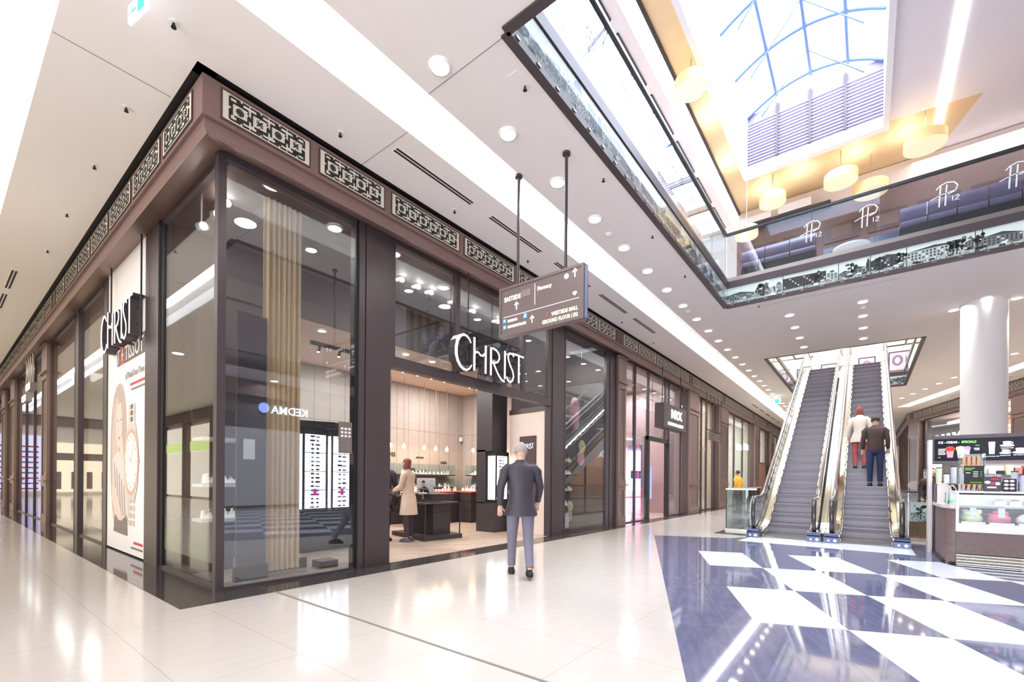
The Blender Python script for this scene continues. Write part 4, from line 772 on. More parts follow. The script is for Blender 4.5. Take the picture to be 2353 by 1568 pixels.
m = M(); m.box(2.06, 7.9, 4.1, 11.2, 10.9, 4.2, 0); struct('ceiling_shop', m, mat('shop_ceiling', (232, 214, 200), .8)); m = M(); m.box(2.06, 7.86, 4.1, 11.2, 7.9, 4.97, 0); m.box(2.3, 7.905, 0, 3.85, 7.98, 4.1); struct('wall_shop_bulkhead_added_sheet', m, mat('bulkhead_reflect_dark', (84, 76, 80), .6))  # dark colour and added sheet stand for the dark reflection in the corner window
m = M(); m.box(2.1, 5.75, 4.93, 11.2, 7.9, 4.97, 0); struct('ceiling_shop', m, mat('shop_soffit', (112, 104, 106), .7))
m = M(); m.box(2.08, 7.9, 0, 2.3, 10.85, 4.97); m.box(2.3, 7.4, 0, 2.5, 10.8, 4.1); struct('wall_shop_left', m, 'dark_cabinet')
for x, y, w in ((4.2, 9.2, 60), (6.5, 9.3, 70), (9.2, 9.4, 80), (6.4, 8.4, 45)): area('shop_panel_light', (x, y, 4.08), .8, .8, w, (1, .93, .88))
area('shop_front_light', (6.5, 6.6, 4.9), 3, .5, 50, (1, .94, .9)); area('shop_front_light', (2.9, 6.5, 4.9), .4, .4, 26, (1, .93, .88))
# spot lamps shining towards the window, star bright
SP = [((2.39, 6.6, 4.86), 'brightest spot lamp behind the corner window'), ((2.33, 6.75, 4.74), 'spot lamp just under the brightest one behind the corner window'), ((2.13, 6.62, 4.45), 'low spot lamp behind the left glass of the corner'),
      ((5.23, 6.6, 4.86), 'first bright spot lamp from the left over the shop entrance'), ((5.61, 6.6, 4.86), 'second bright spot lamp over the shop entrance'), ((5.93, 6.6, 4.86), 'third bright spot lamp over the shop entrance'), ((6.54, 6.6, 4.86), 'spot lamp beside the upper window bar'), ((7.13, 6.6, 4.86), 'spot lamp right of the upper window bar'), ((7.93, 6.6, 4.86), 'spot lamp peeping out beside the directory sign')]
for (x, y, z), lb in SP:
    t = root('spot_lamp', (x, y, z), lb, 'spot lamp', 'spot lamps in the jewellery shop'); m = M(); m.tube([(x, y + .02, z + .01), (x, y + .16, z + .05)], .05, 12); m.tube([(x, y + .1, z + .03), (x, y + .1, 4.94)], .01, 6); part('lamp_body', m, 'white', t)
    m = M(); m.ell((x, y, z), .04, .012, .04, 12, 6); part('lens', m, mat('spot_glow', (255, 255, 255), .5, emit=60, ec=(255, 240, 225)), t)
for i, (x, y) in enumerate(((4.6, 8.2), (5.3, 8.2), (6.6, 8.2), (7.4, 8.2), (8.3, 8.2), (9.2, 8.2), (3.2, 8.3), (3.7, 9.1))):
    r_ = dup(dl0, (x, y, 4.098), None, '%s warm downlight from the left in the lowered shop ceiling' % ORD[i]); r_['group'] = 'downlights in the lowered shop ceiling'; r_.scale = (.8, .8, 1)
for i, (x, y) in enumerate(((2.62, 5.86), (3.62, 6.12), (4.62, 6.05), (6.0, 6.35))): r_ = dup(dl0, (x, y, 4.925), None, ['round downlight in the dark soffit above the curtain', 'round downlight in the dark soffit right of the curtain', 'round downlight in the dark soffit over the left of the entrance', 'round downlight in the dark soffit by the upper window bar'][i]); r_['group'] = 'downlights in the dark soffit'
# track lights
for i, (x0, x1) in enumerate(((4.8, 6.6), (7.0, 8.8), (9.4, 10.8))):
    t = root('track_light', (x0, 9.0, 4.05), ['left track light on the shop ceiling', 'middle track light on the shop ceiling', 'right track light on the shop ceiling'][i], 'track light', 'track lights in the jewellery shop'); m = M(); m.box(x0, 8.97, 4.03, x1, 9.03, 4.1); part('track', m, 'black', t)
    for k in range(4): xx = x0 + .2 + k * (x1 - x0 - .4) / 3; m = M(); m.tube([(xx, 9.0, 4.03), (xx, 9.04, 3.93)], .035, 10); part('lamp_head', m, 'black', t); m = M(); m.ell((xx, 9.05, 3.915), .028, .028, .01, 10, 4); part('lens', m, 'lamp_glow', t)
# pendant bulbs
def bulb(x, y, z, lb):
    t = root('pendant_bulb', (x, y, z), lb, 'pendant lamp', 'bare pendant bulbs in the jewellery shop'); m = M(); m.lathe([(.002, z - .075), (.035, z - .06), (.05, z - .02), (.042, z + .02), (.02, z + .05), (.018, z + .06)], x, y, 14); part('bulb', m, 'warm_glow', t)
    m = M(); m.cyl(x, y, z + .055, z + .11, .02, 10); m.tube([(x, y, z + .11), (x, y, 4.1)], .006, 5); part('cord', m, mat('cord', (150, 112, 84), .5), t)
for i, x in enumerate((7.72, 8.17, 8.91, 9.36, 9.82)): bulb(x, 10.2, 2.2, '%s bare glowing bulb from the left along the back wall' % ORD[i])
for i, y in enumerate((9.82, 9.38, 8.91)): bulb(10.6, y, 2.21, '%s bare glowing bulb from the back corner along the right wall' % ORD[i])
area('bulb_glow', (8.9, 10.1, 2.3), 2.2, .2, 16, (1, .78, .5), (0, 0, 0)); area('bulb_glow', (10.7, 9.4, 2.3), .2, 1.2, 9, (1, .78, .5))
# brand lettering on the wall
def wl(txt, x, y, z, s, T=None, lb=None):
    m = M(); text_into(m, txt, s, T or frame_matrix((x, y, z), (1, 0, 0), (0, 0, 1)), 0, .01); return one('wall_lettering', m, 'frame_dark', lb, 'lettering', 'brand lettering on the shop walls')
wl('BOSS', 7.95, 10.79, 1.93, .17, lb='bold dark serif lettering on the back wall under the second bulb')
wl('ARMANI', 9.1, 10.79, 1.91, .08, lb='small dark lettering on the back wall under the fourth bulb'); wl('GUESS', 10.1, 10.79, 1.78, .10, lb='small dark lettering at the right end of the back wall')
wl('SEIKO', 0, 0, 0, .1, frame_matrix((11.09, 9.9, 1.9), (0, -1, 0), (0, 0, 1)), 'small lettering on the right wall, left of the anchor emblem'); 
m = M(); m.T = frame_matrix((11.09, 8.95, 1.86), (0, -1, 0), (0, 0, 1)); m.stroke([(0, 0), (0, .2)], .015, .01); m.stroke([(-.06, .05), (0, 0), (.06, .05)], .015, .01); m.stroke([(-.04, .16), (.04, .16)], .012, .01); one('wall_emblem', m, 'frame_dark', 'small dark anchor emblem on the right shop wall', 'emblem')
m = M(); m.box(10.95, 10.70, 2.55, 11.02, 10.78, 2.68); one('alarm_sensor', m, 'white', 'small white box in the corner of the panelled shop walls', 'sensor')
# ---- glass wall showcases with watches
def watch_proto():
    t = root('display_watch', (0, 0, 0), 'watch or bracelet on a pale stand in the wall showcases', 'watch', 'watches in the wall showcases')
    m = M(); m.box(-.035, -.03, 0, .035, .03, .05); m.tube([(-.03, 0, .06), (.03, 0, .06)], .03, 10); part('stand', m, 'cushion', t)
    m = M(); P_ = [(.0 + .034 * cos(a), -.01 + .0 * a, .065 + .036 * sin(a)) for a in [2 * pi * k / 12 for k in range(13)]]; m.tube([(0, .034 * cos(a), .06 + .036 * sin(a)) for a in [2 * pi * k / 12 for k in range(13)]], .009, 6); part('bracelet', m, 'silver', t)
    m = M(); m.T = Matrix.Translation((0, -.036, .075)) @ Matrix.Rotation(radians(70), 4, 'X'); m.cyl(0, 0, 0, .01, .024, 16); m.cyl(0, 0, .01, .011, .019, 16, 1); part('dial', m, ['silver', 'dark_cabinet'], t); return t
wp = watch_proto(); wkids = kids(wp); wused = [0]
wp2 = dup(wp); wp2['label'] = 'rose gold bracelet or watch on a pale stand in the wall showcases'; wp2['group'] = 'rose gold watches in the wall showcases'
for k in kids(wp2):
    if k.name.startswith(('bracelet', 'dial')): k.data = k.data.copy(); k.data.materials[0] = MATS['rose_gold']
pr = [(wp, kids(wp)), (wp2, kids(wp2))]; rw = random.Random(5)
def watches(n, fx, z, rz):
    for k in range(n):
        w, ch = pr[1 if rw.random() < .35 else 0]; x, y = fx((k + .5 + rw.uniform(-.2, .2)) / n)
        s = rw.uniform(.9, 1.5)
        if not wused[0]: o = wp; wp.location = (x, y, z); wp.rotation_euler = (0, 0, rz); wused[0] = 1
        elif wused[0] == 1 and w is wp2: o = wp2; wp2.location = (x, y, z); wp2.rotation_euler = (0, 0, rz); wused[0] = 2
        else: o = dup(w, (x, y, z), rz + rw.uniform(-.3, .3), _ch=ch)
        o.scale = (s, s, s)
def case(name, x0, y0, x1, y1, zs, label, axis, rz, n, glass=True):
    """wall showcase: dark shelf boards, glass boxes above them, watches inside"""
    t = root(name, ((x0 + x1) / 2, (y0 + y1) / 2, zs[0]), label, 'showcase', 'wall showcases of the jewellery shop')
    for z, h in zip(zs, (.30, .27)):
        m = M(); m.box(x0, y0, z - .035, x1, y1, z); part('shelf', m, 'dark_cabinet', t)
        m = M(); m.box(x0 + .02, y0 + .01, z, x1 - .02, y0 + .018, z + h); m.box(x0 + .02, y0 + .01, z + h - .01, x1 - .02, y1, z + h); m.box(x0 + .01, y0 + .01, z, x0 + .02, y1, z + h); m.box(x1 - .02, y0 + .01, z, x1 - .01, y1, z + h); part('glass_box', m, 'case_glass', t)
        if axis == 'x': watches(n, lambda f: (x0 + .08 + (x1 - x0 - .16) * f, (y0 + y1) / 2 + rw.uniform(-.06, .06)), z, rz)
        else: watches(n, lambda f: ((x0 + x1) / 2 + rw.uniform(-.06, .06), y0 + .08 + (y1 - y0 - .16) * f), z, rz)
case('wall_showcase', 8.35, 10.45, 10.45, 10.78, (1.42, 1.03), 'two-tier glass showcase on the back wall behind the woman in the coat', 'x', 0, 13)
case('wall_showcase', 5.9, 10.45, 8.1, 10.78, (1.42, 1.03), 'glass showcase on the back wall left of the woman in the coat', 'x', 0, 8)
case('wall_showcase', 10.75, 8.75, 11.08, 10.3, (1.42, 1.03), 'two-tier glass showcase on the right wall beside the lit cabinet', 'y', -pi / 2, 11)
def cab(name, x0, y0, x1, y1, h, label, cat='display counter', lines=(), top='dark_cabinet_top', glass=0, group='dark display counters'):
    t = root(name, ((x0 + x1) / 2, (y0 + y1) / 2, 0), label, cat, group); m = M(); m.box(x0 + .02, y0 + .02, 0, x1 - .02, y1 - .02, .06); m.box(x0, y0, .06, x1, y1, h - .03)
    for z in lines: m.box(x0 - .002, y0 - .002, z - .005, x1 + .002, y1 + .002, z + .005, 1)
    part('body', m, ['dark_cabinet', 'black'], t); m = M(); m.box(x0 - .01, y0 - .01, h - .03, x1 + .01, y1 + .01, h); part('top', m, top, t)
    if glass:
        m = M(); m.box(x0, y0, h, x0 + .008, y1, h + glass); m.box(x0, y0, h, x1, y0 + .008, h + glass); m.box(x1 - .008, y0, h, x1, y1, h + glass); m.box(x0, y0, h + glass - .008, x1, y1, h + glass); part('glass_top', m, 'case_glass', t)
    return t
cab('display_counter', 9.75, 9.1, 10.45, 10.05, .92, 'dark counter with red trays in front of the back corner', lines=(.62, .35), top=mat('coral', (222, 96, 84), .5))
cab('display_counter', 8.0, 9.55, 9.7, 10.05, .92, 'long dark counter with red trays behind the near glass counter', lines=(.62,), top='coral')
cab('display_counter', 10.85, 8.2, 11.08, 10.5, .85, 'low dark cabinet along the right shop wall', lines=(.5,)); cab('display_counter', 5.6, 10.35, 10.6, 10.78, .80, 'low dark cabinet along the back shop wall', lines=(.4,))
watches(10, lambda f: (9.85 + .5 * rw.random(), 9.2 + .75 * f), .925, -1); watches(12, lambda f: (8.1 + 1.5 * f, 9.8), .925, 0); watches(12, lambda f: (10.95, 8.3 + 2.1 * f), .86, -pi / 2); watches(14, lambda f: (8.3 + 2.2 * f, 10.55), .81, 0)
# near glass counter on a plinth
t = root('display_counter', (6.5, 7.6, 0), 'dark counter on a low plinth behind the woman in the coat, photo card on top', 'display counter', 'dark display counters')
m = M(); m.prism([(6.17, 7.05), (7.14, 6.92), (7.45, 8.3), (6.45, 8.45)], 0, .10); part('plinth', m, 'dark_cabinet', t)
m = M(); m.box(6.55, 7.2, .10, 7.05, 8.1, .78); m.box(6.548, 7.198, .56, 7.052, 7.3, .57, 1); m.box(6.5, 7.15, .84, 7.1, 8.2, .95); part('body', m, ['dark_cabinet', 'black'], t)
m = M(); m.box(6.48, 7.12, .95, 7.12, 8.22, .965); part('top', m, 'dark_cabinet_top', t); m = M(); m.box(6.2, 7.06, .76, 7.15, 7.5, .79); part('shelf', m, 'dark_cabinet_top', t)
for a in ((6.23, 7.09), (7.12, 6.98), (7.12, 7.5)): m = M(); m.box(a[0] - .01, a[1] - .01, .1, a[0] + .01, a[1] + .01, .78); part('leg', m, 'frame_metal', t)
m = M(); m.box(6.56, 7.72, .965, 7.08, 7.74, 1.3, 0); 
m.T = frame_matrix((6.56, 7.718, .965), (1, 0, 0), (0, 0, 1)); m.add([(a, b, .002) for a, b in ((.06, 0), (.34, 0), (.30, .10), (.22, .15), (.12, .13))], [(0, 1, 2, 3, 4)], 1); m.add([(.17 + .045 * cos(a), .20 + .065 * sin(a), .003) for a in [2 * pi * k / 14 for k in range(14)]], [tuple(range(14))], 2); m.add([(.165 + .05 * cos(a), .235 + .045 * sin(a), .004) for a in [pi * k / 8 for k in range(9)]], [tuple(range(9))], 1)
m.stroke([(.42 + .05 * cos(a), .22 + .06 * sin(a)) for a in [2 * pi * k / 16 for k in range(16)]], .005, .003, 3, closed=True)
one('photo_card', m, ['white', 'black', 'skin', 'greyp_' if 'greyp_' in MATS else mat('greyp_', (150, 146, 148), .5)], 'white advertising card with a smiling man standing on the near counter', 'card')
for i, (x, y, z) in enumerate(((6.45, 7.4, 1.06), (6.95, 7.5, 1.08), (6.35, 7.3, .97), (6.6, 8.0, 1.5))):
    t = root('bracelet_stand', (x, y, z - .1), ['bracelet roll on a stand left of the photo card', 'bracelet roll on a stand right of the photo card', 'pale bracelet roll on the low glass shelf', 'tall bracelet roll stand behind the woman in the coat'][i], 'jewellery stand', 'bracelet stands'); m = M(); m.tube([(x - .11, y, z), (x + .11, y, z)], .022, 10)
    for k in range(9): m.tube([(x - .1 + .025 * k, y, z - .0), (x - .09 + .025 * k, y, z)], .027, 8)
    part('roll', m, 'silver' if i == 2 else 'dark_cabinet_top', t); m = M(); m.cyl(x, y, z - (.1 if i < 3 else .54), z, .01, 8); m.cyl(x, y, z - (.1 if i < 3 else .54), z - (.09 if i < 3 else .53), .04, 12); part('stand', m, 'steel', t)
t = root('display_counter', (5.0, 8.0, 0), 'dark counter at the left behind the two customers', 'display counter', 'dark display counters'); m = M(); m.box(4.7, 8.3, 0, 6.2, 8.9, .9); part('body', m, 'dark_cabinet', t); m = M(); m.box(4.68, 8.28, .9, 6.22, 8.92, .93); part('top', m, 'dark_cabinet_top', t)
watches(8, lambda f: (4.8 + 1.3 * f, 8.6), .94, 0)
m = M(); m.box(4.36, 5.9, .0, 4.38, 5.92, 1.0); m.box(4.33, 5.88, .85, 4.41, 5.94, 1.0, 1); one('door_counter_post', m, ['frame_metal', 'white'], 'thin post with a small white box just inside the entrance', 'post')
# lit display cabinets with tiny jewellery
def litcab(name, x0, x1, y0, y1, z0, z1, face, label, cols, rows):
    t = root(name, ((x0 + x1) / 2, (y0 + y1) / 2, z0), label, 'lit cabinet', 'lit white jewellery cabinets'); m = M(); m.box(x0, y0, z1, x1, y1, z1 + .10); m.box(x0, y0, z0 - .06, x1, y1, z0)
    for a, b in ((x0, y0), (x1 - .03, y0), (x0, y1 - .03), (x1 - .03, y1 - .03)): m.box(a, b, z0, a + .03, b + .03, z1)
    part('frame', m, 'black', t); m = M(); m.box(x0 + .03, y0 + .03, z0, x1 - .03, y1 - .03, z1); part('glowing_box', m, 'lit_white', t)
    for f in face:
        if f == 'y': o, d, L = (x0 + .03, y0 + .026, z0), (1, 0, 0), x1 - x0 - .06
        else: o, d, L = (x0 + .026, y1 - .03, z0), (0, -1, 0), y1 - y0 - .06
        m = M(); m.T = frame_matrix(o, d, (0, 0, 1)); hh = z1 - z0
        for k in range(4): m.box(0, hh * k / 4, 0, L, hh * k / 4 + .012, .004, 0)
        R = random.Random(3 + len(label))
        for c in (.38, .62):
            for k in range(rows): zz = hh * (k + .5) / rows; w = R.uniform(.05, .12) * L; m.box(L * c - w, zz - .012, 0, L * c + w, zz + .012 * R.uniform(.5, 1.8), .003, 0)
            m.box(L * c - .004, .02, 0, L * c + .004, hh * .97, .002, 0)
        for k in range(rows): m.box(.01, hh * (k + .5) / rows, 0, L - .01, hh * (k + .5) / rows + .004, .002, 1)
        m.box(L * .42, hh * (.18 if f == 'y' else .6), .003, L * .58, hh * (.18 if f == 'y' else .6) + .12, .006, 2)
        part('jewellery_rack', m, ['dark_cabinet', mat('rack_grey', (150, 150, 170), .5), mat('magenta', (196, 50, 150), .5, emit=.6)], t)
    return t
litcab('lit_cabinet', 3.89, 4.34, 7.5, 7.9, .74, 2.03, 'y', 'left glowing white jewellery cabinet behind the window, beside the curtain', 2, 18)
litcab('lit_cabinet', 4.42, 4.86, 7.52, 7.9, .74, 2.03, 'y', 'right glowing white jewellery cabinet behind the window, next to the dark post', 2, 16)
m = M(); m.prism([(3.8, 7.6), (4.38, 7.38), (4.95, 7.6), (4.95, 8.1), (3.8, 8.1)], 2.14, 2.26); m.box(3.86, 7.48, 0, 4.9, 7.95, .68); one('cabinet_base', m, 'black', 'black base and roof of the two glowing cabinets', 'cabinet base')
litcab('lit_cabinet', 8.36, 8.84, 6.99, 7.3, .79, 1.85, 'y', 'glowing white jewellery cabinet on the dark pier beside the door panel', 2, 14)
m = M(); m.box(8.33, 7.02, 0, 8.9, 7.6, .72); m.box(8.33, 7.1, 1.96, 8.9, 7.6, 4.95); m.box(8.33, 7.31, .7, 8.9, 7.6, 2.0); struct('wall_pier', m, 'dark_cabinet')
# door panel with brown plate
t = root('door_1', (8.72, 6.3, 0), None, None, None, 'structure'); m = M(); m.prism([(8.65, 5.66), (8.795, 6.92), (8.86, 6.92), (8.715, 5.66)], 0, 2.86); part('leaf', m, mat('door_beige', (222, 204, 190), .55, noise=.03, nscale=2), t)
m = M(); m.prism([(8.64, 5.64), (8.79, 6.94), (8.87, 6.94), (8.72, 5.64)], 2.86, 2.98); m.prism([(8.78, 6.92), (8.80, 6.96), (8.87, 6.96), (8.86, 6.92)], 0, .07); part('header', m, 'frame_metal', t)
dv = Vector((8.795 - 8.65, 6.92 - 5.66)).normalized()
def DP(s, z, off=.004): p = Vector((8.795, 6.92)) - dv * s; return frame_matrix((p.x - dv.y * off, p.y + dv.x * off, z), (-dv.x, -dv.y, 0), (0, 0, 1))
t = root('door_plate', (8.75, 6.3, .43), 'tall narrow brown plate with pale lettering on the beige door panel', 'sign', None)
m = M(); m.T = DP(.35, .43); m.box(0, 0, 0, .52, 1.88, .02); m.T = Matrix.Identity(4); part('plate', m, mat('plate_brown', (84, 68, 72), .25), t)
m = M(); christ(m, DP(.41, 2.02, .026), .20, .004); part('lettering', m, 'sign_white', t)
# curtains, dark wall panel, wooden strip
t = root('curtain', (2.87, 6.15, 0), 'tall beige sheer curtain hanging in folds behind the corner window', 'curtain', None); m = M()
pts = [(2.64 + .47 * k / 48, 6.12 + .035 * sin(k * .9) + .012 * sin(k * 2.3)) for k in range(49)]
vs = [(x, y, z) for z in (.06, 4.9) for x, y in pts] + [(x, y + .008, z) for z in (.06, 4.9) for x, y in pts]
m.add(vs, [(k, k + 1, 50 + k, 49 + k) for k in range(48)] + [(98 + k + 1, 98 + k, 147 + k, 148 + k) for k in range(48)], 0, True); part('cloth', m, 'curtain', t); m = M(); m.tube([(2.55, 6.14, 4.9), (3.25, 6.14, 4.9)], .012, 8); part('curtain_rod', m, 'steel', t)
m = M(); m.loft([[(2.22 + .04 * q * cos(a), 6.3 + .03 * sin(a), z) for a in [2 * pi * k / 10 for k in range(10)]] for z, q in ((1.6, 1), (2.4, 1.1), (3.2, .9), (4.3, 1), (4.93, .5))]); one('curtain', m, mat('curtain_gold', (206, 160, 104), .7), 'narrow golden strip of curtain beside the corner post', 'curtain')
m = M(); m.box(2.30, 6.02, .18, 2.64, 6.06, 3.3, 0); m.box(2.28, 6.0, .0, 2.66, 6.08, .18, 1); m.box(2.37, 6.01, 1.5, 2.5, 6.02, 1.75, 2); one('display_wall', m, [mat('panel_dark', (70, 64, 68), .35), 'black', 'print1'], 'dark display panel left of the curtain behind the corner window', 'display panel')
m = M(); m.box(2.68, 6.2, .02, 3.28, 6.24, .16, 0); m.box(3.4, 6.03, 0, 3.66, 6.28, .10, 0); one('plinth', m, 'black', 'low black plinth behind the corner window', 'plinth')
t = root('display_shelf', (2.3, 6.9, .6), 'shelf rack of watches between the corner post and the dark panel', 'showcase', None)
for z in (.7, 1.15, 1.75): m = M(); m.box(2.12, 6.6, z, 2.6, 6.95, z + .04); part('shelf', m, 'white', t)
m = M(); m.box(2.12, 6.95, 0, 2.62, 7.0, 2.2); part('back', m, 'dark_cabinet', t)
watches(5, lambda f: (2.16 + .4 * f, 6.7), .745, 0); watches(5, lambda f: (2.16 + .4 * f, 6.7), 1.2, 0)
m = M(); m.box(3.70, 5.70, 1.35, 3.90, 5.71, 2.0); one('door_notice', m, mat('notice', (120, 108, 104), .4), 'small notice board in the window next to the dark post', 'notice') if False else None
m = M(); m.box(3.42, 5.645, 1.62, 3.62, 5.655, 2.05, 0)
for i in range(3):
    for j in range(3): m.box(3.45 + .055 * j, 5.640, 1.94 - .05 * i, 3.485 + .055 * j, 5.645, 1.97 - .05 * i, 1)
for i in range(9): m.box(3.45, 5.641, 1.66 + .02 * i, 3.59, 5.645, 1.665 + .02 * i, 2)
one('notice', m, [mat('notice_brown', (116, 104, 96), .5), 'white', 'greyp_'], 'small brown notice sheet with icons on the window beside the dark post', 'notice')
m = M(); m.box(2.1, 7.9, 0, 11.3, 7.92, .001); 
# jewellery window to the right of the entrance: dark room, shelves, paper discs
m = M(); m.box(9.2, 7.1, 0, 11.4, 7.2, 4.9); m.box(11.42, 5.7, 0, 11.5, 7.2, 4.9); m.box(9.15, 5.72, 0, 9.2, 7.1, 4.9); struct('wall_display_window', m, mat('window_dark', (104, 94, 94), .6))
m = M(); m.box(9.22, 5.7, 0, 11.4, 7.1, .12); struct('floor_display_window', m, 'dark_cabinet')
area('window_light', (10.3, 6.3, 4.7), .8, .4, 40, (1, .93, .86))
t = root('display_shelf', (10.2, 6.5, .9), 'glass shelves of jewellery behind the window with the paper discs', 'showcase', None)
for z in (.55, .95, 1.4): m = M(); m.box(9.4, 6.3, z, 11.0, 6.8, z + .03); part('shelf', m, 'frame_dark', t); watches(8, lambda f: (9.45 + 1.5 * f, 6.45), z + .035, 0)
m = M(); text_into(m, 'Leonardo', .20, frame_matrix((9.75, 6.2, 1.75), (1, 0, 0), (0, 0, 1)), 0, .008); one('gold_lettering', m, mat('gold_script', (236, 208, 150), .3, emit=.5), 'gold script lettering inside the window with the paper discs', 'lettering')
def discs(x, y, zs, r, lb):
    t = root('paper_discs', (x, y, zs[1]), lb, 'decoration', 'pink and yellow paper discs in the window')
    for z, c, dx, rr in ((zs[0], 'yellow', .02, r * .9), (zs[1], 'pink', 0, r)):
        m = M(); m.T = frame_matrix((x + dx, y - (.02 if c == 'yellow' else 0), z), (1, 0, 0), (0, 0, 1)); n = 36; m.add([(0, 0, .02)] + [(rr * cos(2 * pi * k / n), rr * sin(2 * pi * k / n), .012 * (k % 2)) for k in range(n)], [(0, 1 + k, 1 + (k + 1) % n) for k in range(n)], 0); m.add([(rr * .0, 0, 0)] + [(rr * cos(2 * pi * k / n), rr * sin(2 * pi * k / n), -.004) for k in range(n)], [(0, 1 + (k + 1) % n, 1 + k) for k in range(n)], 0)
        m.cyl(0, 0, .012, .024, rr * .12, 12, 1); part('disc', m, [c, mat('disc_core', (170, 110, 80), .5)], t)
    m = M(); m.tube([(x, y, zs[1]), (x, y, 4.9 if zs[0] > 1.5 else zs[0])], .004, 4); part('thread', m, 'steel', t)
discs(10.42, 5.85, (2.15, 1.85), .19, 'upper pair of pink and yellow paper discs in the jewellery window'); discs(9.85, 5.85, (.62, .38), .14, 'lower pair of pink and yellow paper discs in the jewellery window')
m = M(); m.lathe([(.001, 2.55), (.10, 2.57), (.12, 2.7), (.12, 3.25), (.08, 3.4), (.001, 3.44)], 10.35, 6.0, 16); one('paper_lantern', m, 'pink', 'tall pink paper lantern in the jewellery window', 'decoration')
m = M(); m.box(9.45, 5.72, .12, 9.62, 5.735, .48); one('notice', m, 'white', 'small white notice standing at the foot of the jewellery window', 'notice')
# ================================================================ OTHER SHOPS along the cove side
def room(name, x0, x1, depth, col, lights, floor='beige_tile', ceil='shop_ceiling', zc=4.95):
    m = M(); m.box(x0, 5.66 + depth, 0, x1, 5.76 + depth, zc); struct('wall_' + name, m, col)
    m = M(); m.box(x0 - .05, 5.7, 0, x0, 5.66 + depth, zc); m.box(x1, 5.7, 0, x1 + .05, 5.66 + depth, zc); struct('wall_' + name, m, col)
    m = M(); m.box(x0, 5.7, zc, x1, 5.66 + depth, zc + .02); struct('ceiling_' + name, m, ceil)
    for a in lights: area('shop_light', (a[0], a[1], zc - .05), .6, .6, a[2], a[3])
window(TA, 12.45, 14.5, 8, mull=(12.47, 13.4)); window(TA, 16.4, 17.98, 9, mull=(16.45,)); window(TA, 14.5, 16.4, 10, 2.7, ZT, mull=(14.5, 16.1))
m = W(TA); m.bx(14.45, -.1, 0, 14.55, .05, 2.75); m.bx(16.3, -.1, 0, 16.42, .06, 2.75); m.bx(14.45, -.1, 2.62, 16.42, .04, 2.75); struct('door_2', m, 'frame_dark')
room('makeup_shop', 12.5, 18.0, 5.0, mat('makeup_wall', (168, 146, 144), .6), [(13.5, 7, 130, (1, .95, .92)), (17, 7.5, 130, (1, .93, .92)), (15, 9.5, 90, (1, .88, .9))])
t = root('hanging_sign', (15.4, 5.1, 2.95), 'dark hanging box sign with bold white letters over the makeup shop', 'sign', None); m = M(); m.box(14.15, 5.0, 2.98, 16.35, 5.3, 3.75); part('box', m, 'frame_metal', t)
m = M(); text_into(m, 'NYX', .38, frame_matrix((15.3, 4.994, 3.33), (1, 0, 0), (0, 0, 1)), 0, .02, 'CENTER', bold=.018, sx=1.3); text_into(m, 'PROFESSIONAL MAKEUP', .14, frame_matrix((15.25, 4.994, 3.08), (1, 0, 0), (0, 0, 1)), 0, .01, 'CENTER', bold=.004); part('lettering', m, 'sign_white', t)
for x in (14.4, 16.2): m = M(); m.cyl(x, 5.15, 3.75, 4.92, .015, 8); part('rod', m, 'frame_dark', t)
def frame_neon(x0, x1, y, z0, z1, lb):
    m = M()
    for a in ((x0, z0, x0 + .04, z1), (x1 - .04, z0, x1, z1), (x0, z1 - .04, x1, z1)): m.box(a[0], y, a[1], a[2], y + .04, a[3])
    one('neon_frame', m, 'pink_glow', lb, 'neon light', 'pink neon frames of the makeup shop')
frame_neon(13.9, 15.8, 7.4, 0, 2.15, 'large pink neon frame left of the makeup shop door'); frame_neon(13.3, 13.34 + .04, 7.8, 0, 1.6, 'thin upright pink neon line in the left makeup window')
m = M(); m.box(16.0, 6.6, 0, 16.35, 7.0, 1.0, 0); m.box(16.0, 6.6, 1.0, 16.35, 7.0, 2.6, 1); m.box(15.98, 6.58, .0, 16.0, 6.6, 2.6, 2); one('printed_column', m, [mat('hot_pink', (236, 40, 130), .5, emit=.8), mat('violet', (110, 50, 150), .5, emit=.25), 'pink_glow'], 'pink and violet printed column inside the makeup shop door', 'column')
m = M(); m.box(12.75, 7.5, 0, 13.5, 7.55, 3.0); one('light_wall', m, mat('rose_panel', (246, 170, 176), .5, emit=.5), 'pale pink panel behind the left makeup window', 'panel')
m = M(); m.box(12.75, 6.3, .55, 13.1, 6.34, 1.9, 0); m.box(12.8, 6.32, 0, 12.83, 6.5, .6, 1); m.box(13.02, 6.32, 0, 13.05, 6.5, .6, 1); one('standing_screen', m, [mat('screen_blue', (190, 200, 246), .4, emit=1.3), 'steel'], 'tall pale blue screen on an easel in the left makeup window', 'screen')
m = M(); m.box(16.75, 6.4, .6, 16.85, 6.44, 1.8, 0); one('standing_screen', m, [mat('screen_blue2', (120, 140, 240), .4, emit=1.3)], 'narrow blue screen in the right makeup window', 'screen')
rs = random.Random(11)
cm = [mat('cos%d' % i, c, .5) for i, c in enumerate(((240, 210, 196), (196, 96, 110), (80, 50, 56), (250, 244, 240), (226, 150, 130), (150, 100, 90)))]
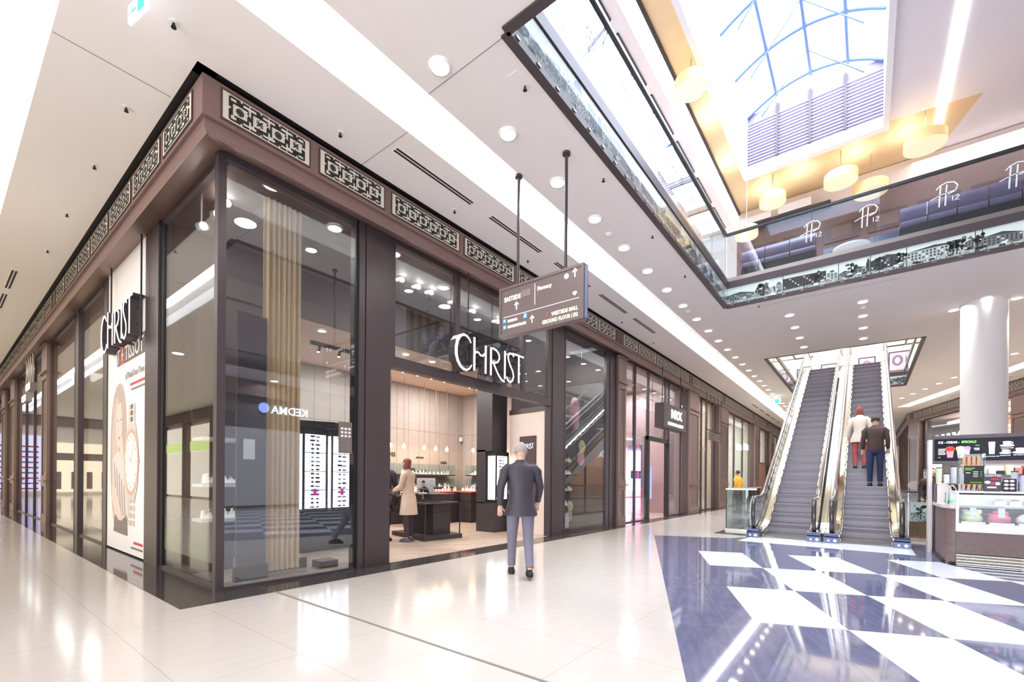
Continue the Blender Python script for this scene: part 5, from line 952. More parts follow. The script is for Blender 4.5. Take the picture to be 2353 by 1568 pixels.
def shelf_unit(x0, x1, y, n, lb, z0=.3, dz=.32, glow=True, per=12, mats=None, group='shelf units full of goods', yd=.3):
    t = root('shelf_unit', ((x0 + x1) / 2, y, 0), lb, 'shelf unit', group); m = M(); m.box(x0, y + .28, 0, x1, y + .3, z0 + n * dz + .1); m.box(x0 - .03, y, 0, x0, y + .3, z0 + n * dz + .1); m.box(x1, y, 0, x1 + .03, y + .3, z0 + n * dz + .1); part('carcass', m, 'dark_cabinet', t)
    for k in range(n):
        z = z0 + k * dz; m = M(); m.box(x0, y, z - .03, x1, y + .28, z, 0); m.box(x0, y - .005, z - .035, x1, y, z - .005, 1); part('shelf', m, ['dark_cabinet', 'lit_white' if glow else 'dark_cabinet_top'], t)
        m = M(); w = (x1 - x0) / per
        for q in range(per):
            h = rs.uniform(.3, .75) * dz; a = x0 + w * q + w * .12; m.box(a, y + .03, z, a + w * rs.uniform(.5, .76), y + .2, z + h, rs.randrange(len(mats or cm)))
        part('goods', m, mats or cm, t, kind='stuff')
    return t
shelf_unit(13.6, 14.6, 9.6, 6, 'cosmetics shelf behind the left makeup window'); shelf_unit(14.8, 15.9, 8.6, 6, 'cosmetics shelf seen through the makeup shop door'); shelf_unit(16.8, 17.8, 8.8, 6, 'cosmetics shelf behind the right makeup window')
for i, x in enumerate((13.45, 13.75, 14.05)):
    t = root('vanity_mirror', (x, 7.0, 0), '%s bulb-lined mirror from the left in the makeup window' % ORD[i], 'mirror', 'bulb-lined mirrors'); m = M(); m.box(x - .11, 7.0, 0, x + .11, 7.03, 1.7); part('board', m, 'black', t)
    m = M()
    for k in range(6):
        for s in (-.07, .07): m.ell((x + s, 6.985, .8 + .15 * k), .022, .015, .022, 8, 4)
    part('bulbs', m, 'lamp_glow', t, kind='stuff')
# third shop: pale, framed pictures
window(TA, 19.25, 22.55, 11, mull=(19.3, 20.6, 21.4, 22.5))
room('picture_shop', 19.2, 22.6, 4.0, mat('cream_shop', (240, 226, 206), .6), [(20.5, 7, 120, (1, .94, .86)), (21.8, 8, 100, (1, .94, .86))])
for i, (x, z) in enumerate(((20.0, 1.9), (20.7, 1.9), (21.4, 1.9), (20.0, 1.2), (20.7, 1.2), (21.4, 1.2))):
    m = M(); m.box(x - .25, 8.4, z - .28, x + .25, 8.43, z + .28); m.box(x - .2, 8.39, z - .22, x + .2, 8.4, z + .22, 1 + i % 2); one('picture', m, ['frame_metal', 'cos4', 'cos5'], ['%s framed picture of the upper row in the cream shop' % ORD[i % 3], '%s framed picture of the lower row in the cream shop' % ORD[i % 3]][i // 3], 'picture', 'framed pictures in the cream shop')
m = M(); m.box(19.6, 8.3, 2.4, 21.6, 8.38, 2.43, 0); m.lathe([(.001, 2.95), (.16, 3.05), (.2, 3.2), (.16, 3.36), (.001, 3.42)], 21.1, 8.2, 16, 1); one('orange_lantern', m, ['steel', mat('orange', (236, 130, 60), .5)], 'round orange lantern above the pictures in the cream shop', 'lantern')
t = root('hanging_sign', (21, 5.2, 2.9), 'open metal letter sign hanging before the cream shop', 'sign', None); m = M(); text_into(m, 'RITUALS', .5, frame_matrix((19.7, 5.15, 3.0), (1, 0, 0), (0, 0, 1)), 0, .05, sx=.95); part('lettering', m, 'steel', t)
m = M()
for x in (19.7, 20.3, 20.9, 21.5, 22.1): m.cyl(x, 5.2, 2.95, 4.92, .012, 6)
m.box(19.6, 5.18, 3.42, 22.3, 5.22, 3.45); part('rod', m, 'frame_dark', t)
m = M(); m.box(20.0, 6.2, .95, 21.6, 6.8, 1.0); 
for a, b in ((20.02, 6.22), (21.56, 6.22), (20.02, 6.76), (21.56, 6.76)): m.box(a, b, 0, a + .04, b + .04, .95)
one('display_table', m, 'frame_metal', 'high narrow display table in the cream shop window', 'table')
# fourth and further shops
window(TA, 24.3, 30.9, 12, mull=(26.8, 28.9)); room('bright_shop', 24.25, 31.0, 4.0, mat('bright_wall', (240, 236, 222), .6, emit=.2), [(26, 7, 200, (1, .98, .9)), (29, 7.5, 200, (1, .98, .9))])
shelf_unit(25.0, 27.0, 7.4, 6, 'white shelf unit in the bright shop left of the yellow coat', per=8, mats=['white', 'lit_white', 'cos3']); 
m = M(); text_into(m, 'ZERO', .5, frame_matrix((28.3, 5.5, 3.1), (1, 0, 0), (0, 0, 1)), 0, .05); one('letter_sign', m, mat('sign_violet', (240, 236, 255), .5, emit=1.5), 'small white glowing letters on the bright shop front', 'sign', 'far shop signs')
window(TA, 32.45, 36.7, 13, 2.55, ZT, mull=(32.5, 34.3, 36.6)); m = W(TA); m.bx(32.45, -.1, 0, 36.7, 0, 2.55); struct('wall_hoarding', m, mat('hoarding', (176, 140, 124), .6))
room('far_shop', 32.4, 36.8, 3.0, 'bright_wall', [(34.5, 7, 160, (1, .95, .88))])
window(TA, 38.45, 41.9, 14); room('far_shop', 38.4, 42, 3.0, 'bright_wall', [(40, 7, 160, (1, .95, .88))])
# ================================================================ LEFT SIDE (beyond the poster)
m = M(); m.box(4.8, 11.2, 0, 4.9, 24.9, 4.95); m.box(2.06, 11.18, 0, 4.8, 11.25, 4.95); struct('wall_left_shop', m, mat('left_shop_wall', (206, 184, 160), .6))
m = M(); m.box(2.1, 11.2, 4.93, 4.9, 25, 4.95); struct('ceiling_left_shop', m, 'shop_ceiling')
area('shop_light', (3.4, 12.6, 4.85), .6, .8, 70, (1, .93, .84)); area('shop_light', (3.4, 15, 4.85), .6, .8, 60, (1, .93, .84)); area('shop_light', (3.4, 22, 4.85), .8, 2, 120, (1, .93, .84))
window(TB, 18.1, 24.6, 15, mull=(20.3, 22.2)); window(TB, 29.3, 44, 16)
for i, y in enumerate((18.7, 19.6)): m = M(); m.box(1.76, y, 3.75 - .25 * i, 1.9, y + .75, 3.95 - .25 * i, 0); m.box(1.74, y + .02, 3.77 - .25 * i, 1.76, y + .73, 3.93 - .25 * i, 1); m.cyl(1.83, y + .1, 3.9 - .25 * i, 4.9, .02, 6, 0); m.cyl(1.83, y + .6, 3.9 - .25 * i, 4.9, .02, 6, 0); one('hanging_sign', m, ['steel', 'lit_white'], ['small lit sign hanging between the brown pilasters at far left', 'second small lit sign hanging lower between the far left pilasters'][i], 'sign', 'far left hanging signs')
m = M(); m.box(2.3, 19.2, 1.0, 2.36, 19.9, 2.6); one('light_column', m, mat('pink_panel', (246, 90, 150), .5, emit=1.1), 'upright pink light panel between the far left pilasters', 'light panel')
m = M(); m.box(-8, 44, 0, 2, 44.2, 5.4, 0); m.box(-.6, 43.9, .3, 1.8, 44, 4.0, 1); m.box(-6, 43.9, .2, -.8, 44, 3.6, 4); m.box(-6.2, 43.7, 4.7, 2, 44, 5.3, 5); m.box(-6, 43.88, 2.4, -1, 43.9, 2.9, 5)
for k in range(9): m.box(-.5, 43.85, .4 + .35 * k, 1.7, 43.9, .5 + .35 * k, 2 + k % 2)
for k in range(6): m.box(-5.6 + .8 * k, 43.86, .4, -5.3 + .8 * k, 43.9, 1.6, 5)
struct('wall_far_left', m, ['ceiling', mat('far_lilac', (206, 206, 246), .5, emit=.8), mat('far_red', (200, 90, 120), .5), mat('far_blue', (120, 120, 200), .5), mat('far_warm', (246, 226, 196), .5, emit=.9), 'brown_metal'])
# ================================================================ OPPOSITE SIDES (behind the camera; they show in the glass)
def back_front(f, u0, u1, name, cor, sign=None):
    pass
m = M(); m.box(-6.4, 6, 0, -6.2, 50, 5.4); struct('wall_opposite', m, 'ivory')
m = M(); m.box(-6.2, 6, 4.75, -5.9, 50, 5.38); struct('trim_40', m, 'brown_metal')
for i in range(9):
    y = 7 + 4.6 * i; m = M(); m.box(-6.15, y, .1, -6.1, y + 3.6, 4.5, 0); m.box(-6.1, y, 2.9, -6.06, y + 3.6, 3.5, 1); struct('window_%d' % (20 + i), m, [mat('warm_window', (246, 232, 210), .5, emit=1.1), mat('green_sign', (220, 236, 150), .5, emit=1.2)])
    m = M(); m.box(-6.2, y + 3.7, 0, -5.9, y + 4.5, 4.75); struct('trim_%d' % (41 + i), m, 'brown_metal')
m = M(); m.box(-14, -9.6, 0, 14, -9.4, 5.4); struct('wall_opposite', m, mat('opposite_dark', (96, 90, 92), .6)); m = M(); m.box(-14, -9.4, 4.75, 14, -9.1, 5.38); struct('trim_50', m, 'brown_metal')
for i in range(5): x = -12 + 4.8 * i; m = M(); m.box(x, -9.4, .1, x + 3.4, -9.35, 3.4); struct('window_%d' % (30 + i), m, mat('grey_window', (200, 196, 200), .4, emit=.18))
m = M(); text_into(m, 'KEDMA', .50, frame_matrix((10.93, -9.36, 4.13), (-1, 0, 0), (0, 0, 1)), 0, .03, bold=.008); one('letter_sign', m, 'lit_white', 'glowing white letters, seen mirrored in the corner window', 'sign', 'mirrored sign in the window')
m = M(); m.T = frame_matrix((8.95, -9.36, 4.33), (-1, 0, 0), (0, 0, 1)); m.cyl(0, 0, 0, .03, .22, 24); one('sign_roundel', m, mat('roundel', (150, 170, 255), .5, emit=3), 'round blue glowing emblem beside the mirrored letters in the window', 'emblem', 'mirrored sign in the window')
# ================================================================ RIGHT-HAND SHOPS
for i, (a, b, mu) in enumerate(((1.35, 9.3, (5.5, 7.6)), (10.55, 13.9, ()))):
    w = window(TC, a, b, 40 + i, mull=(a + .05,) + mu + (b - .05,), fr=.12)
m = W(TC); m.bx(0, -3.2, 0, 24, -3.0, 4.95, 0); struct('wall_right_shop', m, mat('brick_warm', (214, 160, 130), .6, noise=.08, nscale=6))
m = W(TC); m.bx(.2, -3.0, 4.9, 24, -.2, 4.95); struct('ceiling_right_shop', m, 'shop_ceiling')
m = W(TC); m.bx(1.3, -1.1, 4.55, 9.3, -1.0, 4.7); m.bx(2, -2.4, 4.1, 9.2, -2.3, 4.2); m.bx(10.6, -1.4, 4.0, 13.8, -1.3, 4.1); struct('ceiling_light_strip', m, 'lit_white')
for u in (3, 7, 12): p = rp(u, -1.6); area('shop_light', (p[0], p[1], 4.85), .8, .8, 240, (1, .88, .76))
t = root('letter_sign', TC(5.5, .3, 2.9), 'large white letters over the right-hand shop, beside the white column', 'sign', None); m = M()
a = TC(3.45, .32, 2.98); text_into(m, 'MAX&Co.', 1.15, frame_matrix(a, (-rd.x, -rd.y, 0), (0, 0, 1)), 0, .08, bold=.005); part('letter_face', m, 'sign_white', t)
a = TC(1.55, .1, 1.45); m = M(); m.T = frame_matrix(a, (-rd.x, -rd.y, 0), (0, 0, 1)); m.box(0, 0, 0, 1.3, .6, .04, 0); m.T = Matrix.Identity(4); text_into(m, 'UGG', .5, frame_matrix(TC(1.7, .16, 1.55), (-rd.x, -rd.y, 0), (0, 0, 1)), 1, .02, bold=.02); one('letter_sign', m, [mat('teal', (96, 150, 146), .5), 'white'], 'small teal sign with pale letters left of the kiosk', 'sign')
m = M(); 
for k in range(8): x = 37 + 1.9 * k; m.box(x, -2.5, 0, x + .3, -2.2, 4.9); m.box(x + .3, -2.45, .1, x + 1.9, -2.4, 4.6, 1)
struct('wall_right_side', m, ['brown_metal', mat('dark_glass', (60, 56, 60), .15)])
m = M(); m.box(6, -16, 0, 58, -15.8, 6); struct('wall_far_side', m, 'ceiling')
# ================================================================ ICE CREAM KIOSK
kw = mat('kiosk_wood', (112, 92, 88), .45, noise=.1, nscale=14); kb = mat('kiosk_brown', (92, 78, 84), .45); mat('kiosk_white', (226, 222, 226), .35); mat('kiosk_stone', (214, 204, 200), .25)
t = root('kiosk_counter', (10.6, -1.6, 0), 'brown wooden kiosk counter with a rounded corner and steel plinth', 'counter', None)
cor_ = [(9.80 + .10 - .10 * cos(a), -1.10 + .10 * sin(a)) for a in [pi / 2 * k / 6 for k in range(7)]]
m = M(); m.prism([(12.4, -.99)] + cor_[::-1] + [(9.80, -1.12), (10.3, -1.12), (10.3, -3.6), (10.9, -3.6), (10.9, -1.5), (11.26, -1.5), (12.4, -1.5)], .0, .88, 0, True); part('body', m, 'kiosk_wood', t)
m = M(); m.prism([(12.42, -.96), (10.0, -.96), (9.74, -1.04), (9.76, -1.14), (10.35, -1.14), (10.35, -1.7), (12.42, -1.7)], .88, .93); part('worktop', m, 'kiosk_stone', t)
m = M(); m.box(9.79, -3.6, .19, 10.3, -1.11, .53); part('front_panel', m, 'kiosk_wood', t)
m = M()
for k in range(4): m.tube([(9.80, -1.11, .03 + .045 * k), (9.80, -3.6, .03 + .045 * k)], .021, 8)
m.box(9.82, -3.6, 0, 10.3, -1.12, .19, 0); part('plinth', m, 'chrome', t)
m = M(); m.prism([(12.42, -.965), (10.0, -.965), (9.77, -1.05), (9.79, -1.10), (10.1, -1.0), (12.42, -.98)], .0, .05); part('kick_strip', m, 'frame_dark', t)
t = root('ice_cream_case', (10.1, -2.3, .53), 'lit glass ice cream case on the front of the kiosk', 'display case', None)
m = M(); m.box(9.74, -3.6, .53, 10.5, -1.10, .60); m.box(9.74, -3.6, .60, 9.76, -1.10, .66); m.box(9.728, -1.13, .53, 9.78, -1.098, 1.125); m.box(9.73, -3.6, 1.08, 9.78, -1.13, 1.10); m.box(9.726, -3.6, 1.125, 10.5, -1.095, 1.15); part('frame', m, 'kiosk_white', t)
m = M(); m.box(9.745, -3.6, .60, 9.752, -1.13, 1.08); m.box(9.76, -1.115, .6, 10.5, -1.108, 1.12); part('glass', m, 'case_glass', t)
m = M(); m.box(10.44, -3.6, .6, 10.5, -1.13, 1.08, 0); m.box(9.78, -3.6, .60, 10.44, -1.13, .62, 0); m.box(9.80, -3.6, 1.05, 9.86, -1.14, 1.075, 1); m.box(9.9, -3.6, .93, 10.4, -1.14, .94, 0); part('lining', m, [mat('case_white', (226, 224, 234), .4, emit=.15), 'lit_white'], t)
IC = [((244, 234, 190), 'pale yellow'), ((236, 120, 140), 'pink'), ((250, 246, 236), 'white'), ((110, 80, 130), 'dark purple'), ((240, 226, 180), 'cream coloured'), ((180, 110, 80), 'brown')]
ri = random.Random(3)
for k in range(6):
    y = -1.30 - .30 * k; t = root('ice_cream_tub', (9.98, y, .63), '%s heap of ice cream, %s from the left in the glass case' % (IC[k][1], ORD[k]), 'ice cream', 'ice cream tubs in the case')
    m = M(); m.box(9.82, y - .13, .62, 10.2, y + .13, .68); part('tub', m, 'steel', t); m = M()
    m.ell((10.0, y, .72), .16, .13, .11, 16, 8)
    for q in range(9): m.ell((10.0 + ri.uniform(-.1, .1), y + ri.uniform(-.08, .08), .79 + ri.uniform(0, .05)), ri.uniform(.03, .06), ri.uniform(.03, .05), ri.uniform(.02, .045), 8, 5)
    part('heap', m, mat('ice%d' % k, IC[k][0], .6), t)
    m = M(); m.box(9.80, y - .03, .76, 9.805, y + .04, .90); part('price_tag', m, 'white', t)
for k in range(5):
    y = -1.62 - .16 * k; m = M(); m.box(10.05, y - .06, .94, 10.2, y + .06, 1.0, 0); m.ell((10.12, y, 1.0), .06, .05, .03, 10, 5, 1); one('topping_tub', m, ['steel', ['cos4', 'cos5', 'cos1', 'black', 'cos5'][k]], '%s small topping tub on the upper shelf of the ice cream case' % ORD[k], 'tub', 'topping tubs')
m = M(); m.cyl(0, 0, 0, .006, .085, 24); m.v = [Vector((9.738 + v.z, -1.27 + v.y * 1.3, 1.0 + v.x * .55)) for v in m.v]; one('case_sticker', m, 'white', 'white oval sticker on the glass at the left of the ice cream case', 'sticker')
# back wall with the menu screens
t = root('menu_screen_wall', (11.4, -2.2, 0), 'brown frame over the kiosk holding the menu screens', 'screen frame', None)
m = M(); m.box(11.27, -3.8, 1.62, 11.5, -.955, 2.13); m.box(11.32, -3.8, 0, 11.5, -1.63, 1.62); m.box(11.3, -1.62, .94, 11.5, -.96, 1.26); m.box(11.25, -3.8, 1.62, 11.27, -.955, 1.675); m.box(11.25, -3.8, 2.075, 11.27, -.955, 2.13); part('frame', m, 'kiosk_brown', t)
m = M(); m.box(11.25, -.955, 1.6, 11.5, -.90, 2.06, 0); m.box(11.25, -.955, 0, 11.5, -.90, 1.6, 1); part('side_post', m, ['kiosk_white', 'kiosk_stone'], t)
m = M(); m.box(11.30, -3.8, 1.3, 11.32, -1.63, 1.62); part('splash_panel', m, 'kiosk_white', t)
def screen(y0, y1, lb):
    t = root('menu_screen', (11.25, (y0 + y1) / 2, 1.68), lb, 'screen', 'menu screens of the kiosk'); m = M(); m.box(11.235, y1, 1.678, 11.255, y0, 2.062); part('panel', m, mat('screen_dark', (16, 17, 28), .45, spec=.15, emit=.06, ec=(30, 34, 60)), t); return t, (lambda s, z, o=0: frame_matrix((11.2345 - o, y0 - s, 1.68 + z), (0, -1, 0), (0, 0, 1)))
t, S1 = screen(-.985, -1.605, 'dark menu screen reading ICE - CREAM - SPECIALS with a red sundae')
m = M(); text_into(m, 'ICE - CREAM -', .055, S1(.045, .305), 0, .002, bold=.0015, sx=.80); text_into(m, 'SPECIALS', .055, S1(.345, .305), 1, .002, bold=.0015, sx=.84)
for k in range(5): m.T = S1(.045, .20 - .024 * k); m.box(0, 0, 0, .10 - .008 * (k % 3), .010, .002, 0)
m.T = S1(.045, .05); m.box(0, 0, 0, .03, .010, .002, 1); m.T = S1(.50, .20); m.box(0, 0, 0, .07, .012, .002, 0); m.box(.01, -.025, 0, .07, -.013, .002, 0); m.box(.02, .055, 0, .07, .062, .002, 1); m.T = Matrix.Identity(4)
part('lettering', m, ['sign_white', mat('screen_green', (120, 226, 90), .5, emit=1.2)], t, 'white and green menu lettering')
def cup(m, T, s, c, top):
    m.T = T; m.add([(-.045 * s, .12 * s, .002), (.045 * s, .12 * s, .002), (.032 * s, 0, .002), (-.032 * s, 0, .002)], [(3, 2, 1, 0)], c)
    for k in range(7): a = 2 * pi * k / 7; m.add([(.034 * s * cos(a) + .022 * s * cos(b), .14 * s + .022 * s * sin(a) + .024 * s * sin(b), .003) for b in [2 * pi * q / 8 for q in range(8)]], [tuple(range(8))], top)
    m.T = Matrix.Identity(4)
m = M(); cup(m, S1(.20, .05), 1.1, 0, 1); cup(m, S1(.34, .04), 1.15, 2, 3); m.T = S1(.30, .21); m.add([(.028 * cos(b), .035 * sin(b), .004) for b in [2 * pi * q / 10 for q in range(10)]], [tuple(range(10))], 4); m.T = Matrix.Identity(4); cup(m, S1(.42, .1), .8, 5, 5)
for n_, c_ in (('sc_pink', (240, 120, 130)), ('sc_red', (236, 70, 56)), ('sc_lime', (226, 230, 160)), ('sc_cream', (250, 246, 200)), ('sc_lemon', (240, 226, 130)), ('sc_mauve', (210, 140, 230))): mat(n_, c_, .5, emit=.7)
part('picture', m, ['sc_pink', 'sc_red', 'sc_lime', 'sc_cream', 'sc_lemon', 'sc_mauve'], t, 'red and lime sundaes')
t, S2 = screen(-1.615, -2.45, 'dark menu screen showing coffee cups, cut by the right edge of the photo')
m = M()
def crockery(s, z, k, lab, price):
    m.T = S2(s, z); m.add([(.075 * k * cos(b), .018 * k * sin(b), .002) for b in [2 * pi * q / 16 for q in range(16)]], [tuple(range(16))], 0); m.add([(-.045 * k, .055 * k, .004), (.045 * k, .055 * k, .004), (.035 * k, .015 * k, .004), (.015 * k, .0, .004), (-.015 * k, .0, .004), (-.035 * k, .015 * k, .004)], [(5, 4, 3, 2, 1, 0)], 1)
    m.add([(.045 * k * cos(b), .055 * k + .01 * k * sin(b), .005) for b in [2 * pi * q / 12 for q in range(12)]], [tuple(range(12))], 2); m.stroke([(.04 * k, .05 * k), (.06 * k, .045 * k), (.055 * k, .025 * k), (.035 * k, .02 * k)], .006 * k, .005, 0); m.T = Matrix.Identity(4)
    text_into(m, lab + ' ' + price, .022, S2(s, z - .048), 1, .002, 'CENTER')
crockery(.27, .24, 1.15, 'Cappuccino', '2.90'); crockery(.25, .115, .95, 'Espresso', '2.00'); crockery(.42, .12, 1.2, 'Cafe Creme', '2.60')
m.T = S2(.09, .10); m.add([(-.04, .21, .002), (.04, .21, .002), (.032, 0, .002), (-.032, 0, .002)], [(3, 2, 1, 0)], 0); m.add([(-.037, .12, .003), (.037, .12, .003), (.034, .07, .003), (-.034, .07, .003)], [(3, 2, 1, 0)], 2); m.T = Matrix.Identity(4); text_into(m, 'Latte Macchiato 3.20', .02, S2(.01, .055), 1, .002)
for n_, c_ in (('sc_china', (214, 220, 250)), ('sc_white', (250, 250, 255)), ('sc_coffee', (226, 190, 150))): mat(n_, c_, .5, emit=.8)
part('picture', m, ['sc_china', 'sc_white', 'sc_coffee'], t, 'coffee cups with names and prices')
# cups, machine, fruit, cones, cards
cp = None
def cupstack(x, y, z, r, h, c, lb, lid=True):
    t = root('cup_stack', (x, y, z), lb, 'paper cups', 'stacks of paper cups'); m = M(); n = max(3, int(h / .03)); m.lathe([(r * (.86 if k % 2 else 1), z + h * k / n) for k in range(n + 1)], x, y, 16); part('cups', m, c, t)
    if lid: m = M(); m.cyl(x, y, z + h, z + h + .015, r * 1.05, 16); part('lid', m, 'frame_dark', t)
m = M(); m.box(10.95, -1.60, 1.24, 11.28, -.97, 1.27); m.box(10.95, -.985, .93, 11.28, -.97, 1.24); m.box(10.95, -1.60, .93, 11.28, -1.585, 1.24); one('cup_shelf', m, 'kiosk_brown', 'brown shelf carrying the stacks of paper cups under the first screen', 'shelf')
for i, (y, h, c, w) in enumerate(((-1.03, .27, mat('cup_green', (206, 222, 190), .5), 'green stack at the left end of the shelf'), (-1.13, .16, 'white', 'short white stack beside the green one'), (-1.22, .29, mat('cup_grey', (190, 192, 204), .5), 'first tall grey stack on the shelf'), (-1.33, .29, 'cup_grey', 'second tall grey stack on the shelf'), (-1.43, .29, 'cup_grey', 'third tall grey stack on the shelf'), (-1.53, .29, 'cup_grey', 'last tall grey stack, behind the cone stand'))): cupstack(11.1, y, 1.27, .042, h, c, 'paper cups, ' + w)
t = root('blender_cover', (11.2, -.98, .93), 'rounded pale machine cover standing at the left end of the worktop', 'machine', None); m = M(); q = [(0, 0), (0, .33), (.04, .335), (.12, .32), (.17, .26), (.19, .16), (.19, 0)]
m.loft([[(xx, -.99 - a, .93 + b) for a, b in q] for xx in (10.9, 11.24)], smooth=False); part('cover', m, 'kiosk_stone', t); m = M(); m.tube([(10.9, -.99 - a, .93 + b) for a, b in q[1:]], .012, 6); part('edge', m, 'kiosk_white', t)
t = root('citrus_press', (10.8, -1.2, .93), 'steel citrus press with a curved arm beside the pale machine cover', 'juicer', None); m = M(); m.tube([(10.9, -1.14, 1.22), (10.9, -1.19, 1.23), (10.9, -1.23, 1.17), (10.9, -1.22, 1.05)], .012, 8); m.cyl(10.9, -1.16, .93, 1.2, .015, 10); part('arm', m, 'chrome', t); m = M(); m.lathe([(.001, 1.0), (.05, 1.02), (.055, 1.06), (.001, 1.08)], 10.9, -1.22, 14); part('cup', m, 'curtain_gold', t); m = M(); m.cyl(10.9, -1.19, .93, .95, .08, 16); part('base', m, 'frame_dark', t)
for i, y in enumerate((-1.10, -1.25)):
    t = root('salad_bowl', (10.5, y, .93), ['glass bowl of green limes and leaves on the worktop', 'second green bowl nearer the ice cream case'][i], 'bowl', 'green bowls on the worktop'); m = M(); m.lathe([(.035, .93), (.06, .95), (.07, .975)], 10.5, y, 16, cap=False); part('bowl', m, 'case_glass', t)
    m = M()
    for k in range(12): m.ell((10.5 + .045 * cos(k * 2.4), y + .045 * sin(k * 2.4), .965 + .012 * (k % 3)), .018, .018, .014, 8, 4)
    part('limes', m, mat('lime', (110, 190, 60), .5), t, kind='stuff')
m = M(); m.box(10.2, -1.18, .93, 10.21, -1.04, 1.12); m.box(10.2, -1.05, .93, 10.45, -1.04, 1.12); one('sneeze_guard', m, 'rail_glass', 'small clear screen on the worktop beside the green bowls', 'screen guard')
t = root('cone_stand', (10.1, -1.32, 1.15), 'clear stand of ice cream cones on top of the glass case', 'cone stand', None)
m = M(); m.box(10.05, -1.46, 1.15, 10.25, -1.45, 1.74); m.box(10.05, -1.19, 1.15, 10.25, -1.18, 1.74); m.box(10.24, -1.46, 1.15, 10.25, -1.18, 1.74); part('acrylic_box', m, 'case_glass', t); cm_ = mat('cone', (222, 176, 142), .6)
for k in range(4): y = -1.235 - .055 * k; m = M(); m.loft([[(10.14 + r * cos(a), y + r * .9 * sin(a), z) for a in [2 * pi * q / 12 for q in range(12)]] for r, z in ((.02, 1.42), (.027, 1.56), (.026, 1.70))]); part('cone', m, cm_, t)
for k in range(4): y = -1.225 - .06 * k; m = M(); m.loft([[(10.10 + r * cos(a), y + r * sin(a), z) for a in [2 * pi * q / 12 for q in range(12)]] for r, z in ((.004, 1.16), (.026, 1.26), (.028, 1.30))]); part('cone', m, cm_, t)
t = root('menu_card', (10.04, -1.33, 1.27), 'black chalkboard style menu card with green heading on the cone stand', 'menu card', None); m = M(); m.box(10.03, -1.44, 1.26, 10.04, -1.22, 1.545); part('card', m, 'black', t); CT = lambda s, z: frame_matrix((10.0295, -1.22 - s, 1.26 + z), (0, -1, 0), (0, 0, 1))
m = M()
m.T = CT(.01, .24); m.box(0, 0, 0, .11, .016, .002, 1); m.box(0, -.022, 0, .08, -.008, .002, 1)
for k in range(4): m.T = CT(.10, .19 - .025 * k); m.box(0, 0, 0, .055, .009, .002, 0); m.box(.08, 0, 0, .10, .009, .002, 1)
m.T = CT(.02, .17); m.box(0, 0, 0, .05, .012, .002, 0); m.T = CT(.07, .02); m.box(0, 0, 0, .13, .012, .002, 1); part('lettering', m, ['white', 'lime'], t)
t = root('menu_card', (10.0, -1.53, 1.15), 'dark card headed WANTED with two round pictures, standing on the glass case', 'menu card', None); m = M(); m.box(10.0, -1.62, 1.15, 10.01, -1.44, 1.42); part('card', m, mat('card_grey', (72, 66, 76), .6), t); CT = lambda s, z: frame_matrix((9.9995, -1.44 - s, 1.15 + z), (0, -1, 0), (0, 0, 1))
m = M(); text_into(m, 'WANTED', .052, CT(.004, .225), 0, .002, bold=.001, sx=.8)
for a, b, c in ((.035, .14, 0), (.14, .12, 0), (.09, .12, 1)): m.T = CT(a, b); m.add([(.034 * cos(q), .024 * sin(q), .002 + .001 * c) for q in [2 * pi * k / 16 for k in range(16)]], [tuple(range(16))], c)
m.T = CT(.07, .18); m.box(0, 0, 0, .09, .02, .002, 1); m.T = CT(.03, .05); m.box(0, 0, 0, .1, .025, .002, 0); m.T = Matrix.Identity(4); part('lettering', m, ['white', 'red'], t)
t = root('menu_card', (10.0, -1.7, 1.15), 'black card with six white ovals standing on the glass case', 'menu card', None); m = M(); m.box(10.0, -1.78, 1.15, 10.01, -1.635, 1.345); part('card', m, 'black', t); m = M()
for k in range(6): m.T = frame_matrix((9.9995, -1.665 - .06 * (k % 2) - .008, 1.20 + .055 * (k // 2)), (0, -1, 0), (0, 0, 1)); m.add([(.026 * cos(q), .018 * sin(q), .002) for q in [2 * pi * e / 16 for e in range(16)]], [tuple(range(16))], 0)
part('picture', m, 'white', t)
m = M()
for k in range(7): m.box(11.0, -1.72 - .10 * k, 1.42, 11.2, -1.64 - .10 * k, 1.42 + [.1, .07, .16, .12, .15, .09, .13][k], k % 5)
m.box(10.95, -3.8, 1.39, 11.3, -1.62, 1.42, 5)
one('tea_boxes', m, ['white', 'black', mat('box_olive', (214, 210, 150), .5), 'cos5', 'red', 'kiosk_brown'], 'row of small boxes and packets on the rear shelf under the coffee screen', 'boxes', kind='stuff')
for i, y in enumerate((-1.80, -1.89)): cupstack(10.25, y, 1.15, .04, .3 - .05 * i, 'cup_grey', 'paper cups, %s stack at the right edge of the photo' % ['first', 'second'][i])
area('kiosk_light', (10.7, -2.2, 2.1), .5, 1.6, 22, (.95, .96, 1))
